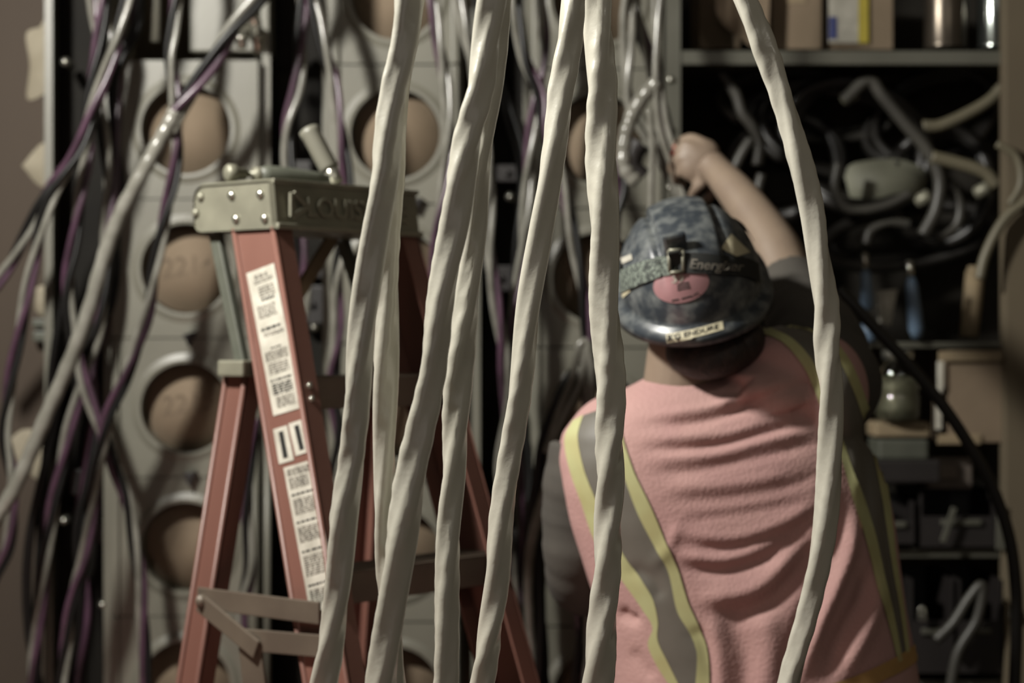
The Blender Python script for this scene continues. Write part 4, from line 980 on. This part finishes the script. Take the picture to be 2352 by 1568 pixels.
for x0, x1, l in ((2212, 2255, 'beige tube standing on the middle shelf, leaning right'), (2312, 2345, 'beige tube standing upright at the right of the middle shelf')):
    m = MB(); a, b = P((x0 + x1) / 2 - 8, 774, 4.1), P((x0 + x1) / 2 + 6, 625, 4.12); m.tube([a, b], (x1 - x0) / 2 / FP * 4.1, 20); m.cyl(b, b + (b - a).normalized() * .01, (x1 - x0) / 2.4 / FP * 4.1); m.build('cardboard_tube', M_beige, None, l, 'tube', 'beige tubes on the middle shelf')
j = thing('glass_jar', P(2062, 965, 3.98), 'clear glass jar beside the worker\'s right shoulder', 'jar')
a = P(2062, 965, 3.98); m = MB(); m.lathe([(.036, 0), (.044, .006), (.044, .05), (.040, .056), (.044, .062), (.044, .10), (.030, .118), (.028, .125)], a, (0, 0, 1), 36); m.build('jar_body', M_glass, j)
m = MB(); m.lathe([(.036, .006), (.038, .03), (.030, .045), (.036, .060), (.034, .085)], a, (0, 0, 1), 24); m.build('contents', M_alu, j)
m = MB(); m.lathe([(.032, .122), (.032, .138), (.028, .141)], a, (0, 0, 1), 32); m.build('lid', M_steel, j)
m = MB(); m.box(P(2062, 984, 4.02), (.11, .10, .03), None, .006); m.build('pale_block', M_beige, None, 'pale flat block under the glass jar', 'block')
m = MB(); m.box(P(2062, 1028, 4.03), (.10, .12, .04), None, .006); m.build('green_tin', M_grn, None, 'dull green tin under the pale block', 'tin')
m = MB(); m.box(P(2062, 1075, 4.05), (.13, .2, .045), None, .004); m.build('dark_case', M_dark, None, 'dark case under the green tin', 'case')
# brown carton with white edging on its own ledge
r = thing('cardboard_box', P(2260, 1000, 4.0), 'large brown carton with pale corner strips on the right side', 'box')
m = MB(); m.box(P(2265, 908, 4.06), (.19, .14, .185), None, .003); m.build('carton', M_card, r)
m = MB(); m.box(P(2160, 862, 3.985), (.012, .012, .058), None, .003); m.box(P(2155, 938, 3.985), (.013, .012, .085), None, .003); m.build('corner_strip', M_paper, r)
m = MB(); m.box(P(2265, 818, 3.983), (.19, .006, .020), None, .002); m.build('flap', M_beige, r)
m = MB(); m.box(P(2200, 1008, 4.0), (.09, .03, .020), None, .003); m.build('ledge', M_beige, r)
m = MB(); m.box(P(2165, 1082, 4.1), (.095, .12, .065), None, .004); m.cur = 1; m.box(P(2165, 1082, 4.035), (.06, .004, .03)); m.build('label_bin', [mat('grey_bin', (96, 86, 78), .7), mat('grey_bin_label', (112, 100, 90), .7)], None, 'grey parts bin below the brown carton', 'bin')
def bin_(x0, x1, y0, y1, d, label, m_=M_dark):
    a, b = P(x0, y1, d), P(x1, y0, d); dep = .25; r = thing('parts_bin', ((a.x + b.x) / 2, d + dep / 2, a.z), label, 'bin', 'dark parts bins on the lower shelves'); c = (a + b) / 2; wd = b.x - a.x; h = b.z - a.z
    m = MB(); m.box((c.x, d + dep, c.z), (wd, .006, h)); m.box((c.x, d + dep / 2, a.z + .003), (wd, dep, .006))
    for s in (-1, 1): m.box((c.x + s * (wd / 2 - .003), d + dep / 2, c.z), (.006, dep, h))
    m.box((c.x, d, a.z + h * .28), (wd, .006, h * .56)); m.build('tub', m_, r)
    m = MB(); m.box((c.x, d - .006, a.z + h * .45), (wd * .5, .010, .012), None, .003); m.build('handle', M_shelf, r)
bin_(2020, 2100, 1150, 1248, 3.97, 'small dark parts bin nearest the worker above the lower shelf')
bin_(2112, 2300, 1130, 1255, 3.98, 'wide dark parts bin above the lower shelf')
bin_(2090, 2190, 1330, 1545, 3.97, 'left dark parts bin under the lower shelf')
bin_(2200, 2300, 1330, 1545, 3.97, 'right dark parts bin under the lower shelf')
m = MB(); m.bar(P(2165, 1245, 3.955), P(2192, 1165, 3.955), .012, .006, (1, 0, 0), .002); m.build('metal_strip', M_shelf, None, 'short metal strip leaning against the wide bin', 'strip')
m = MB(); m.bar(P(2300, 1262, 3.955), P(2302, 1165, 3.955), .022, .010, (1, 0, 0), .002); m.build('shelf_divider', M_shelf, None, 'upright metal divider at the right end of the lower shelf', 'divider')
for x, y, l in ((2118, 1416, 'small bright padlock low on the left bin'), (2330, 1412, 'small bright padlock at far lower right')):
    r = thing('padlock', P(x, y, 3.94), l, 'padlock', 'padlocks'); m = MB(); m.box(P(x, y, 3.945), (.018, .010, .016), None, .003); m.build('lock_body', M_steel, r)
    m = MB(); m.tube([P(x - 7, y - 8, 3.945), P(x - 7, y - 18, 3.945), P(x, y - 25, 3.945), P(x + 7, y - 18, 3.945), P(x + 7, y - 8, 3.945)], .0022, 8); m.build('shackle', M_steel, r)
single([(2150,1470),(2190,1430),(2225,1375),(2255,1345),(2245,1420),(2200,1500),(2180,1600)], 12, 'slack brown grey hose among the lower bins', M_rubg, 3.92, 'slack_hose')
m = MB(); m.box(P(2300, 1420, 4.5), (.5, .02, .34)); o = m.build('wall_panel', M_board, None, kind='structure'); o.name = 'trim_2'
